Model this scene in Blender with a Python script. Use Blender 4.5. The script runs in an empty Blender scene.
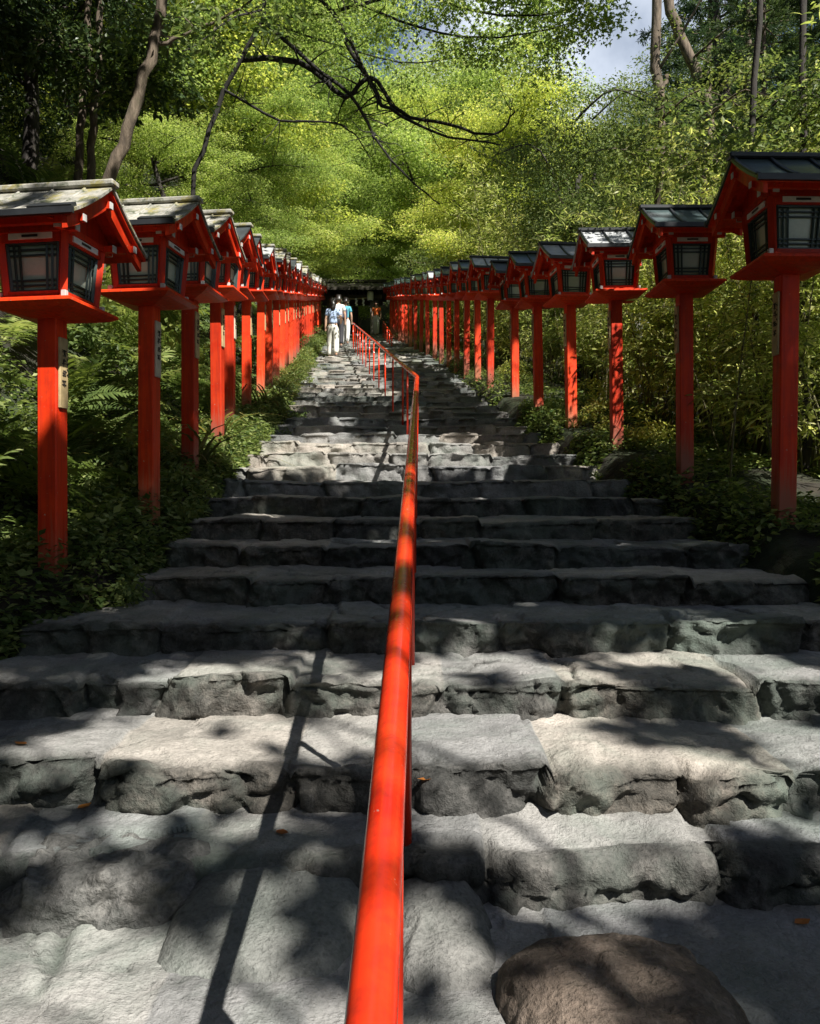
import bpy, bmesh, math, random
import numpy as np
from mathutils import Vector, Matrix, Euler
from mathutils.bvhtree import BVHTree

random.seed(7)
RNG = np.random.default_rng(11)
R = math.radians
scene = bpy.context.scene
COL = scene.collection

# ------------------------------------------------------------------ basics
CAM_Z = 1.53
F = 800.0
SUN = np.array([0.50, -0.70, 1.0])          # towards the sun (z = 1)


def W(px, py, Y):
    """a point of the place seen at pixel px,py at distance Y"""
    return ((px - 410.0) * Y / F, Y, CAM_Z + (500.0 - py) * Y / F)


def tag(o, label=None, cat=None, group=None, kind=None):
    if label: o['label'] = label
    if cat: o['category'] = cat
    if group: o['group'] = group
    if kind: o['kind'] = kind
    return o


def empty(name, loc=(0, 0, 0), rz=0.0):
    o = bpy.data.objects.new(name, None)
    COL.objects.link(o)
    o.location = loc
    o.rotation_euler = (0, 0, rz)
    o.empty_display_size = 0.2
    return o


def link(name, me, parent=None):
    o = bpy.data.objects.new(name, me)
    COL.objects.link(o)
    if parent is not None:
        o.parent = parent
    return o


def copy_tree(o, parent=None):
    c = o.copy()
    COL.objects.link(c)
    c.parent = parent
    for ch in list(o.children):
        copy_tree(ch, c)
    return c


class MB:
    """collects boxes, tubes and lofts for ONE mesh"""
    def __init__(self):
        self.v, self.f, self.m, self.s = [], [], [], []

    def add(self, vs, fs, mi=0, smooth=False):
        b = len(self.v)
        self.v += [tuple(p) for p in vs]
        for f in fs:
            self.f.append(tuple(i + b for i in f))
            self.m.append(mi)
            self.s.append(smooth)

    def box(self, c, size, rot=None, mi=0, bev=0.0):
        hx, hy, hz = size[0] / 2, size[1] / 2, size[2] / 2
        bev = min(bev, hx * .9, hy * .9, hz * .9)
        if bev <= 0:
            vs = [(sx * hx, sy * hy, sz * hz) for sz in (-1, 1) for sy in (-1, 1) for sx in (-1, 1)]
            fs = [(0, 2, 3, 1), (4, 5, 7, 6), (0, 1, 5, 4), (2, 6, 7, 3), (0, 4, 6, 2), (1, 3, 7, 5)]
        else:
            bm = bmesh.new()
            bmesh.ops.create_cube(bm, size=1.0)
            for v in bm.verts:
                v.co = Vector((v.co.x * size[0], v.co.y * size[1], v.co.z * size[2]))
            bmesh.ops.bevel(bm, geom=bm.edges[:], offset=bev, segments=1, affect='EDGES')
            bm.verts.index_update()
            vs = [tuple(v.co) for v in bm.verts]
            fs = [tuple(v.index for v in f.verts) for f in bm.faces]
            bm.free()
        if rot is not None:
            vs = [tuple(rot @ Vector(p)) for p in vs]
        self.add([(p[0] + c[0], p[1] + c[1], p[2] + c[2]) for p in vs], fs, mi)

    def bar(self, a, b, w, h, mi=0, bev=0.0):
        a, b = Vector(a), Vector(b)
        d = b - a
        q = d.to_track_quat('X', 'Z').to_matrix()
        self.box((a + b) / 2, (d.length, w, h), q, mi, bev)

    def tube(self, pts, rad, n=8, mi=0, cap=True):
        pts = [Vector(p) for p in pts]
        if not hasattr(rad, '__len__'):
            rad = [rad] * len(pts)
        vs, fs = [], []
        up = Vector((0.13, 0.21, 0.97)).normalized()
        for i, p in enumerate(pts):
            t = (pts[min(i + 1, len(pts) - 1)] - pts[max(i - 1, 0)])
            if t.length < 1e-9: t = Vector((0, 0, 1))
            t.normalize()
            a = t.cross(up)
            if a.length < 0.05: a = t.cross(Vector((1, 0, 0)))
            a.normalize()
            b = t.cross(a)
            for k in range(n):
                an = 2 * math.pi * k / n
                vs.append(p + (a * math.cos(an) + b * math.sin(an)) * rad[i])
        for i in range(len(pts) - 1):
            for k in range(n):
                k2 = (k + 1) % n
                fs.append((i * n + k, i * n + k2, (i + 1) * n + k2, (i + 1) * n + k))
        if cap:
            fs.append(tuple(range(n - 1, -1, -1)))
            fs.append(tuple((len(pts) - 1) * n + k for k in range(n)))
        self.add(vs, fs, mi, True)

    def rings(self, prof, mi=0, cx=0, cy=0):
        """square rings (half, z) lofted"""
        vs, fs = [], []
        for h, z in prof:
            vs += [(cx - h, cy - h, z), (cx + h, cy - h, z), (cx + h, cy + h, z), (cx - h, cy + h, z)]
        for i in range(len(prof) - 1):
            for k in range(4):
                k2 = (k + 1) % 4
                fs.append((i * 4 + k, i * 4 + k2, (i + 1) * 4 + k2, (i + 1) * 4 + k))
        fs.append((3, 2, 1, 0))
        t = (len(prof) - 1) * 4
        fs.append((t, t + 1, t + 2, t + 3))
        self.add(vs, fs, mi)

    def build(self, name, mats, parent=None, loc=None):
        me = bpy.data.meshes.new(name)
        me.from_pydata(self.v, [], self.f)
        if not isinstance(mats, (list, tuple)): mats = [mats]
        for m in mats: me.materials.append(m)
        me.polygons.foreach_set('material_index', self.m)
        me.polygons.foreach_set('use_smooth', self.s)
        me.update()
        o = link(name, me, parent)
        if loc is not None: o.location = loc
        return o


def np_mesh(name, verts, faces, mat, smooth=True, attrs=None):
    """verts (N,3), faces (M,4 or 3) numpy"""
    me = bpy.data.meshes.new(name)
    n, (m, k) = len(verts), faces.shape
    me.vertices.add(n)
    me.vertices.foreach_set('co', np.ascontiguousarray(verts, dtype=np.float32).ravel())
    me.loops.add(m * k)
    me.loops.foreach_set('vertex_index', np.ascontiguousarray(faces, dtype=np.int32).ravel())
    me.polygons.add(m)
    me.polygons.foreach_set('loop_start', np.arange(0, m * k, k, dtype=np.int32))
    me.polygons.foreach_set('use_smooth', np.full(m, smooth, dtype=bool))
    if attrs:
        for an, av in attrs.items():
            a = me.attributes.new(an, 'FLOAT', 'POINT')
            a.data.foreach_set('value', np.ascontiguousarray(av, dtype=np.float32).ravel())
    me.materials.append(mat)
    me.update(calc_edges=True)
    return me


# ------------------------------------------------------------------ numpy noise
def hash3(ix, iy, iz, seed=0):
    with np.errstate(over='ignore'):
        h = (ix.astype(np.int64) * 374761393 + iy.astype(np.int64) * 668265263
             + iz.astype(np.int64) * 2147483647 + seed * 974634777) & 0xFFFFFFFF
        h = ((h ^ (h >> 13)) * 1274126177) & 0xFFFFFFFF
        h = ((h ^ (h >> 16)) * 2246822519) & 0xFFFFFFFF
        h = h ^ (h >> 15)
    return (h & 0xFFFFFF) / float(0xFFFFFF)


def vnoise(p, seed=0):
    i = np.floor(p).astype(np.int64)
    f = p - i
    f = f * f * (3 - 2 * f)
    out = 0
    for dx in (0, 1):
        wx = f[:, 0] if dx else 1 - f[:, 0]
        for dy in (0, 1):
            wy = f[:, 1] if dy else 1 - f[:, 1]
            for dz in (0, 1):
                wz = f[:, 2] if dz else 1 - f[:, 2]
                out = out + wx * wy * wz * hash3(i[:, 0] + dx, i[:, 1] + dy, i[:, 2] + dz, seed)
    return out * 2 - 1


def fbm(p, octs=4, seed=0, gain=0.5):
    a, s, t = 1.0, 0.0, 0.0
    for o in range(octs):
        s = s + a * vnoise(p * (2.03 ** o) + 17.3 * o, seed + o)
        t += a
        a *= gain
    return s / t


def facet(p, seed=0):
    """chipped-rock facets: plane of the nearest jittered point; also distance to the border"""
    i = np.floor(p).astype(np.int64)
    b1 = np.full(len(p), 9.0)
    b2 = np.full(len(p), 9.0)
    val = np.zeros(len(p))
    for dx in (-1, 0, 1):
        for dy in (-1, 0, 1):
            for dz in (-1, 0, 1):
                c = i + np.array([dx, dy, dz])
                a = (c[:, 0], c[:, 1], c[:, 2])
                q = c + np.stack([hash3(*a, seed), hash3(*a, seed + 1), hash3(*a, seed + 2)], 1)
                d = p - q
                r = np.sqrt((d * d).sum(1))
                g = np.stack([hash3(*a, seed + 3), hash3(*a, seed + 4), hash3(*a, seed + 5)], 1) - .5
                vv = (d * g).sum(1) * 2 + (hash3(*a, seed + 6) - .5) * .8
                near = r < b1
                b2 = np.where(near, b1, np.minimum(b2, r))
                val = np.where(near, vv, val)
                b1 = np.where(near, r, b1)
    return val, b2 - b1


def sstep(a, b, x):
    t = np.clip((x - a) / (b - a), 0, 1)
    return t * t * (3 - 2 * t)


# ------------------------------------------------------------------ materials
def new_mat(name):
    m = bpy.data.materials.new(name)
    m.use_nodes = True
    nt = m.node_tree
    b = nt.nodes['Principled BSDF']
    return m, nt, b


def N(nt, t, **kw):
    n = nt.nodes.new(t)
    for k, v in kw.items(): setattr(n, k, v)
    return n


def ramp(nt, src, stops):
    r = N(nt, 'ShaderNodeValToRGB')
    el = r.color_ramp.elements
    while len(el) < len(stops): el.new(0.5)
    for e, (p, c) in zip(el, stops):
        e.position = p
        e.color = (*c, 1) if len(c) == 3 else c
    nt.links.new(src, r.inputs[0])
    return r.outputs[0]


def noise(nt, vec, scale, detail=4, rough=.6, dist=0.0):
    n = N(nt, 'ShaderNodeTexNoise')
    n.inputs['Scale'].default_value = scale
    n.inputs['Detail'].default_value = detail
    n.inputs['Roughness'].default_value = rough
    n.inputs['Distortion'].default_value = dist
    if vec is not None: nt.links.new(vec, n.inputs['Vector'])
    return n.outputs['Fac']


def mix(nt, fac, a, b, blend='MIX'):
    n = N(nt, 'ShaderNodeMix', data_type='RGBA', blend_type=blend)
    for sock, v in ((n.inputs[0], fac), (n.inputs[6], a), (n.inputs[7], b)):
        if isinstance(v, (int, float)): sock.default_value = v
        elif isinstance(v, (tuple, list)): sock.default_value = (*v, 1) if len(v) == 3 else v
        else: nt.links.new(v, sock)
    return n.outputs[2]


def bump(nt, h, strength, dist, prev=None):
    b = N(nt, 'ShaderNodeBump')
    b.inputs['Strength'].default_value = strength
    b.inputs['Distance'].default_value = dist
    nt.links.new(h, b.inputs['Height'])
    if prev is not None: nt.links.new(prev, b.inputs['Normal'])
    return b.outputs['Normal']


def mapr(nt, src, a, b, c=0, d=1):
    n = N(nt, 'ShaderNodeMapRange')
    nt.links.new(src, n.inputs[0])
    for i, v in enumerate((a, b, c, d)): n.inputs[i + 1].default_value = v
    return n.outputs[0]


def objvec(nt):
    return N(nt, 'ShaderNodeTexCoord').outputs['Object']


def attr(nt, name):
    return N(nt, 'ShaderNodeAttribute', attribute_name=name).outputs['Fac']


def mat_stone(name, stone_stops, tread_stops, moss=.25):
    m, nt, b = new_mat(name)
    v = objvec(nt)
    n1 = noise(nt, v, 2.2, 6, .65)
    n2 = noise(nt, v, 9, 6, .7)
    n3 = noise(nt, v, 70, 4, .7)
    n4 = noise(nt, v, 260, 2, .6)
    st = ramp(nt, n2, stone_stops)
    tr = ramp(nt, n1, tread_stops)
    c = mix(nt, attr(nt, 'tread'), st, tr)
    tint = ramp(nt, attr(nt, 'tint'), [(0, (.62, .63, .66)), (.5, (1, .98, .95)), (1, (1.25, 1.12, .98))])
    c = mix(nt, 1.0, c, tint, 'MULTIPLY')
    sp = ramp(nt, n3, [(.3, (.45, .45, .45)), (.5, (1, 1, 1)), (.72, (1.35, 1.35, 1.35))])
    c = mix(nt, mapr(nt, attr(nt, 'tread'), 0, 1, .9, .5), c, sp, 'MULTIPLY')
    # algae and moss patches; their green also paints in the canopy-tinted light
    g = noise(nt, v, 1.1, 5, .7, .6)
    gm = mapr(nt, g, .46, .66, .05, moss)
    c = mix(nt, gm, c, (.13, .165, .135))
    dk = mapr(nt, noise(nt, v, 4.5, 5, .75, 1.0), .56, .74, 0, .6)
    c = mix(nt, dk, c, (.06, .06, .055))
    nt.links.new(c, b.inputs['Base Color'])
    b.inputs['Roughness'].default_value = .82
    b.inputs['Specular IOR Level'].default_value = .3
    nb = bump(nt, n2, .8, .035)
    nb = bump(nt, n3, .8, .010, nb)
    nb = bump(nt, n4, .35, .002, nb)
    nt.links.new(nb, b.inputs['Normal'])
    return m


M = {}
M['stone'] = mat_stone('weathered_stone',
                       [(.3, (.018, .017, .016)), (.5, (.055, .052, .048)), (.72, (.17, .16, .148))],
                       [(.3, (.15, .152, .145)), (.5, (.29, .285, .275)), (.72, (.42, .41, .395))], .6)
M['rock_grey'] = mat_stone('grey_rock',
                           [(.3, (.045, .045, .044)), (.5, (.105, .103, .10)), (.7, (.20, .195, .185))],
                           [(.3, (.12, .12, .115)), (.5, (.2, .2, .19)), (.72, (.3, .295, .28))], .25)
M['rock_brown'] = mat_stone('brown_rock',
                            [(.3, (.045, .036, .03)), (.5, (.115, .088, .07)), (.72, (.25, .205, .175))],
                            [(.3, (.07, .055, .045)), (.5, (.17, .128, .10)), (.72, (.32, .275, .245))], .2)
M['rock_smooth'] = mat_stone('smooth_rock',
                             [(.3, (.10, .105, .10)), (.5, (.16, .165, .155)), (.7, (.22, .22, .21))],
                             [(.3, (.12, .13, .12)), (.5, (.18, .187, .175)), (.72, (.26, .262, .248))], .5)


def mat_red(name, c1, c2, rough, weather=False):
    m, nt, b = new_mat(name)
    v = objvec(nt)
    n1 = noise(nt, v, 6, 5, .6)
    c = ramp(nt, n1, [(.3, c1), (.7, c2)])
    mp = N(nt, 'ShaderNodeMapping')
    mp.inputs['Scale'].default_value = (40, 40, 2.5)
    nt.links.new(v, mp.inputs['Vector'])
    gr = noise(nt, mp.outputs[0], 1, 4, .6)
    c = mix(nt, mapr(nt, gr, .45, .72, 0, .6), c, (.26, .018, .01))
    ch = mapr(nt, noise(nt, v, 34, 3, .7), .69, .73, 0, .8)
    c = mix(nt, ch, c, (.42, .27, .2))
    if weather:
        s = N(nt, 'ShaderNodeSeparateXYZ')
        nt.links.new(v, s.inputs[0])
        ad = N(nt, 'ShaderNodeMath', operation='ADD')
        nt.links.new(s.outputs[2], ad.inputs[0])
        nt.links.new(mapr(nt, gr, .3, .7, -.18, .18), ad.inputs[1])
        k = mapr(nt, ad.outputs[0], .22, .5, .75, 0)
        c = mix(nt, k, c, (.22, .12, .075))
    oi = N(nt, 'ShaderNodeObjectInfo')
    c = mix(nt, 1.0, c, ramp(nt, oi.outputs['Random'], [(0, (.72, .8, .9)), (.5, (1, 1, 1)), (1, (1.18, 1.5, 1.3))]), 'MULTIPLY')
    dirt = mapr(nt, noise(nt, v, 3.3, 6, .75, .8), .54, .72, 0, .45)
    c = mix(nt, dirt, c, (.16, .025, .015))
    nt.links.new(c, b.inputs['Base Color'])
    nt.links.new(mapr(nt, n1, .3, .7, rough * .8, rough * (2.4 if rough < .2 else 1.3)), b.inputs['Roughness'])
    b.inputs['Specular IOR Level'].default_value = .5 if rough < .2 else .22
    nt.links.new(bump(nt, gr, .25, .002), b.inputs['Normal'])
    return m


M['red'] = mat_red('vermilion_paint', (.56, .021, .005), (.68, .044, .006), .5)
M['red_post'] = mat_red('vermilion_post', (.56, .022, .005), (.68, .046, .006), .5, True)
M['rail'] = mat_red('rail_paint', (.60, .022, .008), (.74, .048, .010), .13)


def mat_flat(name, col, rough=.6, var=.25, scale=12, metal=0.0):
    m, nt, b = new_mat(name)
    v = objvec(nt)
    n = noise(nt, v, scale, 5, .65)
    lo = tuple(x * (1 - var) for x in col)
    hi = tuple(min(1, x * (1 + var)) for x in col)
    nt.links.new(ramp(nt, n, [(.3, lo), (.7, hi)]), b.inputs['Base Color'])
    b.inputs['Roughness'].default_value = rough
    b.inputs['Metallic'].default_value = metal
    nt.links.new(bump(nt, n, .15, .004), b.inputs['Normal'])
    return m


M['white'] = mat_flat('white_paint', (.72, .70, .66), .6, .15)
M['cap_white'] = mat_flat('grey_white_cap', (.50, .49, .46), .6, .2)
M['lattice'] = mat_flat('lattice_paint', (.018, .035, .03), .45, .3)
M['black_trim'] = mat_flat('black_trim', (.02, .022, .024), .4, .3)
M['plaque'] = mat_flat('plaque_wood', (.40, .30, .15), .6, .25, 20)
M['plaque_pale'] = mat_flat('plaque_pale_wood', (.50, .44, .33), .6, .2, 20)
M['ink'] = mat_flat('black_ink', (.02, .015, .012), .7, .2)
M['bark_roof'] = mat_flat('bark_roof', (.035, .03, .02), .9, .6, 9)
M['dark_wood'] = mat_flat('dark_wood', (.05, .035, .025), .7, .4, 9)
M['grey_wood'] = mat_flat('grey_wood', (.16, .14, .12), .8, .4, 9)
M['paper'] = mat_flat('white_paper', (.82, .80, .74), .7, .06)
M['rope'] = mat_flat('straw_rope', (.38, .30, .16), .9, .3, 40)
M['skin'] = mat_flat('skin', (.52, .32, .22), .5, .08)
M['hair'] = mat_flat('black_hair', (.018, .014, .012), .4, .3, 40)
M['cloth_blue'] = mat_flat('pale_blue_cloth', (.36, .46, .66), .8, .12, 30)
M['cloth_white'] = mat_flat('white_cloth', (.58, .57, .55), .8, .06, 30)
M['cloth_cream'] = mat_flat('cream_cloth', (.55, .54, .48), .8, .06, 30)
M['cloth_black'] = mat_flat('black_cloth', (.02, .02, .025), .8, .3, 30)
M['cloth_navy'] = mat_flat('navy_cloth', (.03, .04, .08), .7, .3, 30)
M['cloth_teal'] = mat_flat('teal_cloth', (.08, .34, .42), .8, .15, 30)
M['cloth_orange'] = mat_flat('orange_cloth', (.80, .16, .03), .8, .12, 30)
M['shoe'] = mat_flat('dark_shoe', (.04, .035, .035), .6, .3, 30)
M['panel_white'] = mat_flat('white_panel', (.62, .62, .56), .6, .1)


def mat_pane():
    m, nt, b = new_mat('frosted_pane')
    v = objvec(nt)
    n = noise(nt, v, 7, 4, .6)
    c = ramp(nt, n, [(.35, (.33, .38, .30)), (.7, (.52, .56, .45))])
    nt.links.new(c, b.inputs['Base Color'])
    b.inputs['Roughness'].default_value = .3
    return m


M['pane'] = mat_pane()


def mat_roof_moss():
    m, nt, b = new_mat('mossy_roof_sheet')
    v = objvec(nt)
    n1 = noise(nt, v, 5, 6, .7)
    n2 = noise(nt, v, 26, 5, .7)
    c = ramp(nt, n1, [(.3, (.13, .13, .115)), (.5, (.30, .29, .25)), (.7, (.42, .40, .34))])
    c = mix(nt, mapr(nt, n2, .5, .7, 0, .6), c, (.1, .1, .085))
    c = mix(nt, mapr(nt, noise(nt, v, 6.5, 6, .75, .5), .50, .60, 0, .85), c, (.22, .19, .05))
    c = mix(nt, mapr(nt, noise(nt, v, 9, 6, .75, .5), .53, .62, 0, .85), c, (.045, .06, .025))
    nt.links.new(c, b.inputs['Base Color'])
    b.inputs['Roughness'].default_value = .7
    nb = bump(nt, n1, .5, .02)
    nt.links.new(bump(nt, n2, .5, .006, nb), b.inputs['Normal'])
    return m


M['roof_moss'] = mat_roof_moss()


def mat_roof_teal():
    m, nt, b = new_mat('patinated_roof_sheet')
    v = objvec(nt)
    n1 = noise(nt, v, 4, 6, .7)
    n2 = noise(nt, v, 60, 3, .7)
    c = ramp(nt, n1, [(.3, (.05, .075, .075)), (.6, (.10, .14, .14)), (.8, (.17, .2, .19))])
    c = mix(nt, mapr(nt, n2, .66, .7, 0, .7), c, (.4, .42, .4))
    nt.links.new(c, b.inputs['Base Color'])
    b.inputs['Roughness'].default_value = .33
    b.inputs['Metallic'].default_value = .35
    nt.links.new(bump(nt, n1, .3, .01), b.inputs['Normal'])
    return m


M['roof_teal'] = mat_roof_teal()


def mat_leaf(name, stops, transl=.35, rough=.45, tint=1.25):
    m, nt, b = new_mat(name)
    c = ramp(nt, attr(nt, 'rnd'), stops)
    oi = N(nt, 'ShaderNodeObjectInfo')
    k = ramp(nt, oi.outputs['Random'], [(0, (.72, .78, .8)), (.5, (1, 1, 1)), (1, (1.25, 1.12, .9))])
    c = mix(nt, 1.0, c, k, 'MULTIPLY')
    nt.links.new(c, b.inputs['Base Color'])
    b.inputs['Roughness'].default_value = rough
    b.inputs['Specular IOR Level'].default_value = .18
    t = N(nt, 'ShaderNodeBsdfTranslucent')
    ct = mix(nt, 1.0, c, (tint * 1.1, tint * 1.15, tint * .75), 'MULTIPLY')
    nt.links.new(ct, t.inputs['Color'])
    mx = N(nt, 'ShaderNodeMixShader')
    mx.inputs[0].default_value = transl
    nt.links.new(b.outputs[0], mx.inputs[1])
    nt.links.new(t.outputs[0], mx.inputs[2])
    nt.links.new(mx.outputs[0], nt.nodes['Material Output'].inputs['Surface'])
    return m


M['leaf_maple'] = mat_leaf('maple_leaf', [(0, (.12, .17, .045)), (.4, (.24, .32, .09)), (.75, (.41, .47, .15)), (1, (.60, .60, .28))], .55)
M['leaf_dark'] = mat_leaf('evergreen_leaf', [(0, (.018, .034, .014)), (.6, (.045, .075, .028)), (1, (.10, .13, .045))], .25, .35)  # low leaf colour also puts the left bank's shade into the foliage
M['leaf_mid'] = mat_leaf('broad_leaf', [(0, (.06, .095, .03)), (.5, (.14, .19, .06)), (1, (.27, .29, .10))], .42)
M['leaf_cedar'] = mat_leaf('cedar_needle', [(0, (.025, .05, .026)), (.6, (.06, .10, .045)), (1, (.13, .17, .07))], .3, .5)
M['leaf_bamboo'] = mat_leaf('bamboo_leaf', [(0, (.12, .16, .045)), (.45, (.34, .38, .11)), (1, (.60, .58, .25))], .55, .4)
M['leaf_fern'] = mat_leaf('fern_leaf', [(0, (.05, .085, .025)), (.6, (.16, .21, .06)), (1, (.33, .36, .14))], .4, .45)
M['leaf_grass'] = mat_leaf('grass_blade', [(0, (.05, .06, .02)), (.6, (.11, .13, .04)), (1, (.24, .22, .09))], .35, .45)
M['dry_leaf'] = mat_leaf('dry_leaf', [(0, (.32, .10, .03)), (1, (.45, .2, .05))], .2, .6)


M['leaf_canopy'] = mat_leaf('canopy_leaf', [(0, (.02, .035, .012)), (.6, (.04, .065, .02)), (1, (.07, .09, .03))], .07)  # barely translucent, so the shade under the added canopy stays dark


def mat_bark(name, a, b_, c_, moss=.3):
    m, nt, b = new_mat(name)
    v = objvec(nt)
    mp = N(nt, 'ShaderNodeMapping')
    mp.inputs['Scale'].default_value = (14, 14, 3)
    nt.links.new(v, mp.inputs['Vector'])
    n = noise(nt, mp.outputs[0], 1, 6, .7)
    c = ramp(nt, n, [(.3, a), (.5, b_), (.72, c_)])
    c = mix(nt, mapr(nt, noise(nt, v, 2, 5, .7), .52, .66, 0, moss), c, (.05, .07, .02))
    nt.links.new(c, b.inputs['Base Color'])
    b.inputs['Roughness'].default_value = .9
    nt.links.new(bump(nt, n, .8, .03), b.inputs['Normal'])
    return m


M['bark'] = mat_bark('brown_bark', (.035, .026, .018), (.10, .075, .05), (.2, .155, .11))
M['bark_dark'] = mat_bark('dark_bark', (.012, .010, .008), (.03, .024, .02), (.06, .05, .04), .2)
M['bark_silhouette'] = mat_bark('silhouette_bark', (.005, .004, .003), (.012, .010, .008), (.025, .022, .018), .1)  # limb silhouettes put into the bark colour, near-black even in sun
M['culm'] = mat_bark('bamboo_culm', (.05, .05, .02), (.11, .10, .045), (.2, .18, .09), .2)


def mat_soil():
    m, nt, b = new_mat('forest_soil')
    v = objvec(nt)
    n = noise(nt, v, 3, 7, .7)
    c = ramp(nt, n, [(.3, (.008, .006, .004)), (.5, (.018, .014, .008)), (.7, (.034, .026, .014))])  # near-black soil also paints the dark shade between the trees
    c = mix(nt, mapr(nt, noise(nt, v, 1.1, 6, .7), .45, .58, 0, .8), c, (.022, .036, .010))
    nt.links.new(c, b.inputs['Base Color'])
    b.inputs['Roughness'].default_value = .95
    nt.links.new(bump(nt, n, 1.0, .08), b.inputs['Normal'])
    return m


M['soil'] = mat_soil()

# ------------------------------------------------------------------ ground shape
YK = np.array([-20, 2.0, 3.8, 4.4, 6, 7.4, 9, 12, 17.5, 24.5, 36, 60.])
XLK = np.array([-2.3, -2.2, -1.86, -1.58, -1.60, -1.66, -1.66, -1.80, -2.25, -2.8, -3.6, -3.8])
XRK = np.array([2.5, 2.5, 2.35, 2.22, 2.02, 1.78, 1.55, 1.25, .95, .42, -.75, -.9])


def xl(y): return np.interp(y, YK, XLK)
def xr(y): return np.interp(y, YK, XRK)


def base_z(y):
    y = np.asarray(y, dtype=float)
    return np.where(y < 36, .25 * y, 9.0 + np.clip(y - 44, 0, 38) * .55)


def ground_z(x, y):
    x = np.asarray(x, dtype=float)
    y = np.asarray(y, dtype=float)
    b = base_z(y)
    dl = xl(y) - x
    dr = x - xr(y)
    z = b.copy()
    inside = (dl < 0) & (dr < 0)
    edge = np.maximum(dl, dr)
    z = z - .26 * sstep(.1, -.12, edge)
    # left bank
    hl = (.06 + .08 * sstep(7.5, 6.0, y)) * sstep(.0, .2, dl) + 1.15 * np.clip(dl - .75, 0, 3.2) + .55 * np.maximum(0, dl - 3.95)
    # right: a level margin, then falls away, rises far off
    hr = .10 * sstep(-.05, .25, dr) - .30 * np.clip(dr - 1.3, 0, 5) + .5 * np.clip(dr - 11, 0, 12)
    z = z + np.where(dl > 0, hl, 0) + np.where(dr > 0, hr, 0)
    p = np.stack([x.ravel() * .8, y.ravel() * .8, np.zeros(x.size)], 1)
    nz = (fbm(p, 4, 5) * .16).reshape(x.shape)
    return z + nz * sstep(.15, .9, edge)


def gz1(x, y):
    return float(ground_z(np.array([x]), np.array([y]))[0])


def build_ground():
    xs = np.concatenate([np.linspace(-90, -14, 26)[:-1], np.linspace(-14, -7, 30)[:-1], np.linspace(-7, 6, 150)[:-1],
                         np.linspace(6, 16, 36)[:-1], np.linspace(16, 90, 26)])
    ys = np.concatenate([np.linspace(-40, -2, 20)[:-1], np.linspace(-2, 16, 160)[:-1], np.linspace(16, 46, 120)[:-1], np.linspace(46, 150, 40)])
    X, Y = np.meshgrid(xs, ys)
    Z = ground_z(X, Y)
    nx, ny = len(xs), len(ys)
    idx = np.arange(nx * ny).reshape(ny, nx)
    faces = np.stack([idx[:-1, :-1], idx[:-1, 1:], idx[1:, 1:], idx[1:, :-1]], -1).reshape(-1, 4)
    me = np_mesh('ground', np.stack([X, Y, Z], -1).reshape(-1, 3), faces, M['soil'])
    return tag(link('ground', me), 'dark forest soil of the hillside on both sides of the stone stairs', 'ground', kind='structure')


ground = build_ground()

# ------------------------------------------------------------------ stone stairs
STEP_R, STEP_S = .6, .15


def edge_y(i): return 2.62 + STEP_R * i
def edge_z(i): return .645 + STEP_S * i


JOINTS = {  # joints read at the front edge (pixels) for the nearest steps
    2: [160, 325, 392, 500, 675, 812],
    1: [70, 165, 290, 445, 565, 755],
    0: [88, 285, 412, 555, 690, 800],
    -1: [172, 365, 490, 745],
    3: [250, 330, 415, 560, 690], 4: [235, 325, 470, 560, 690], 5: [262, 330, 420, 480, 600]}


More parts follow.
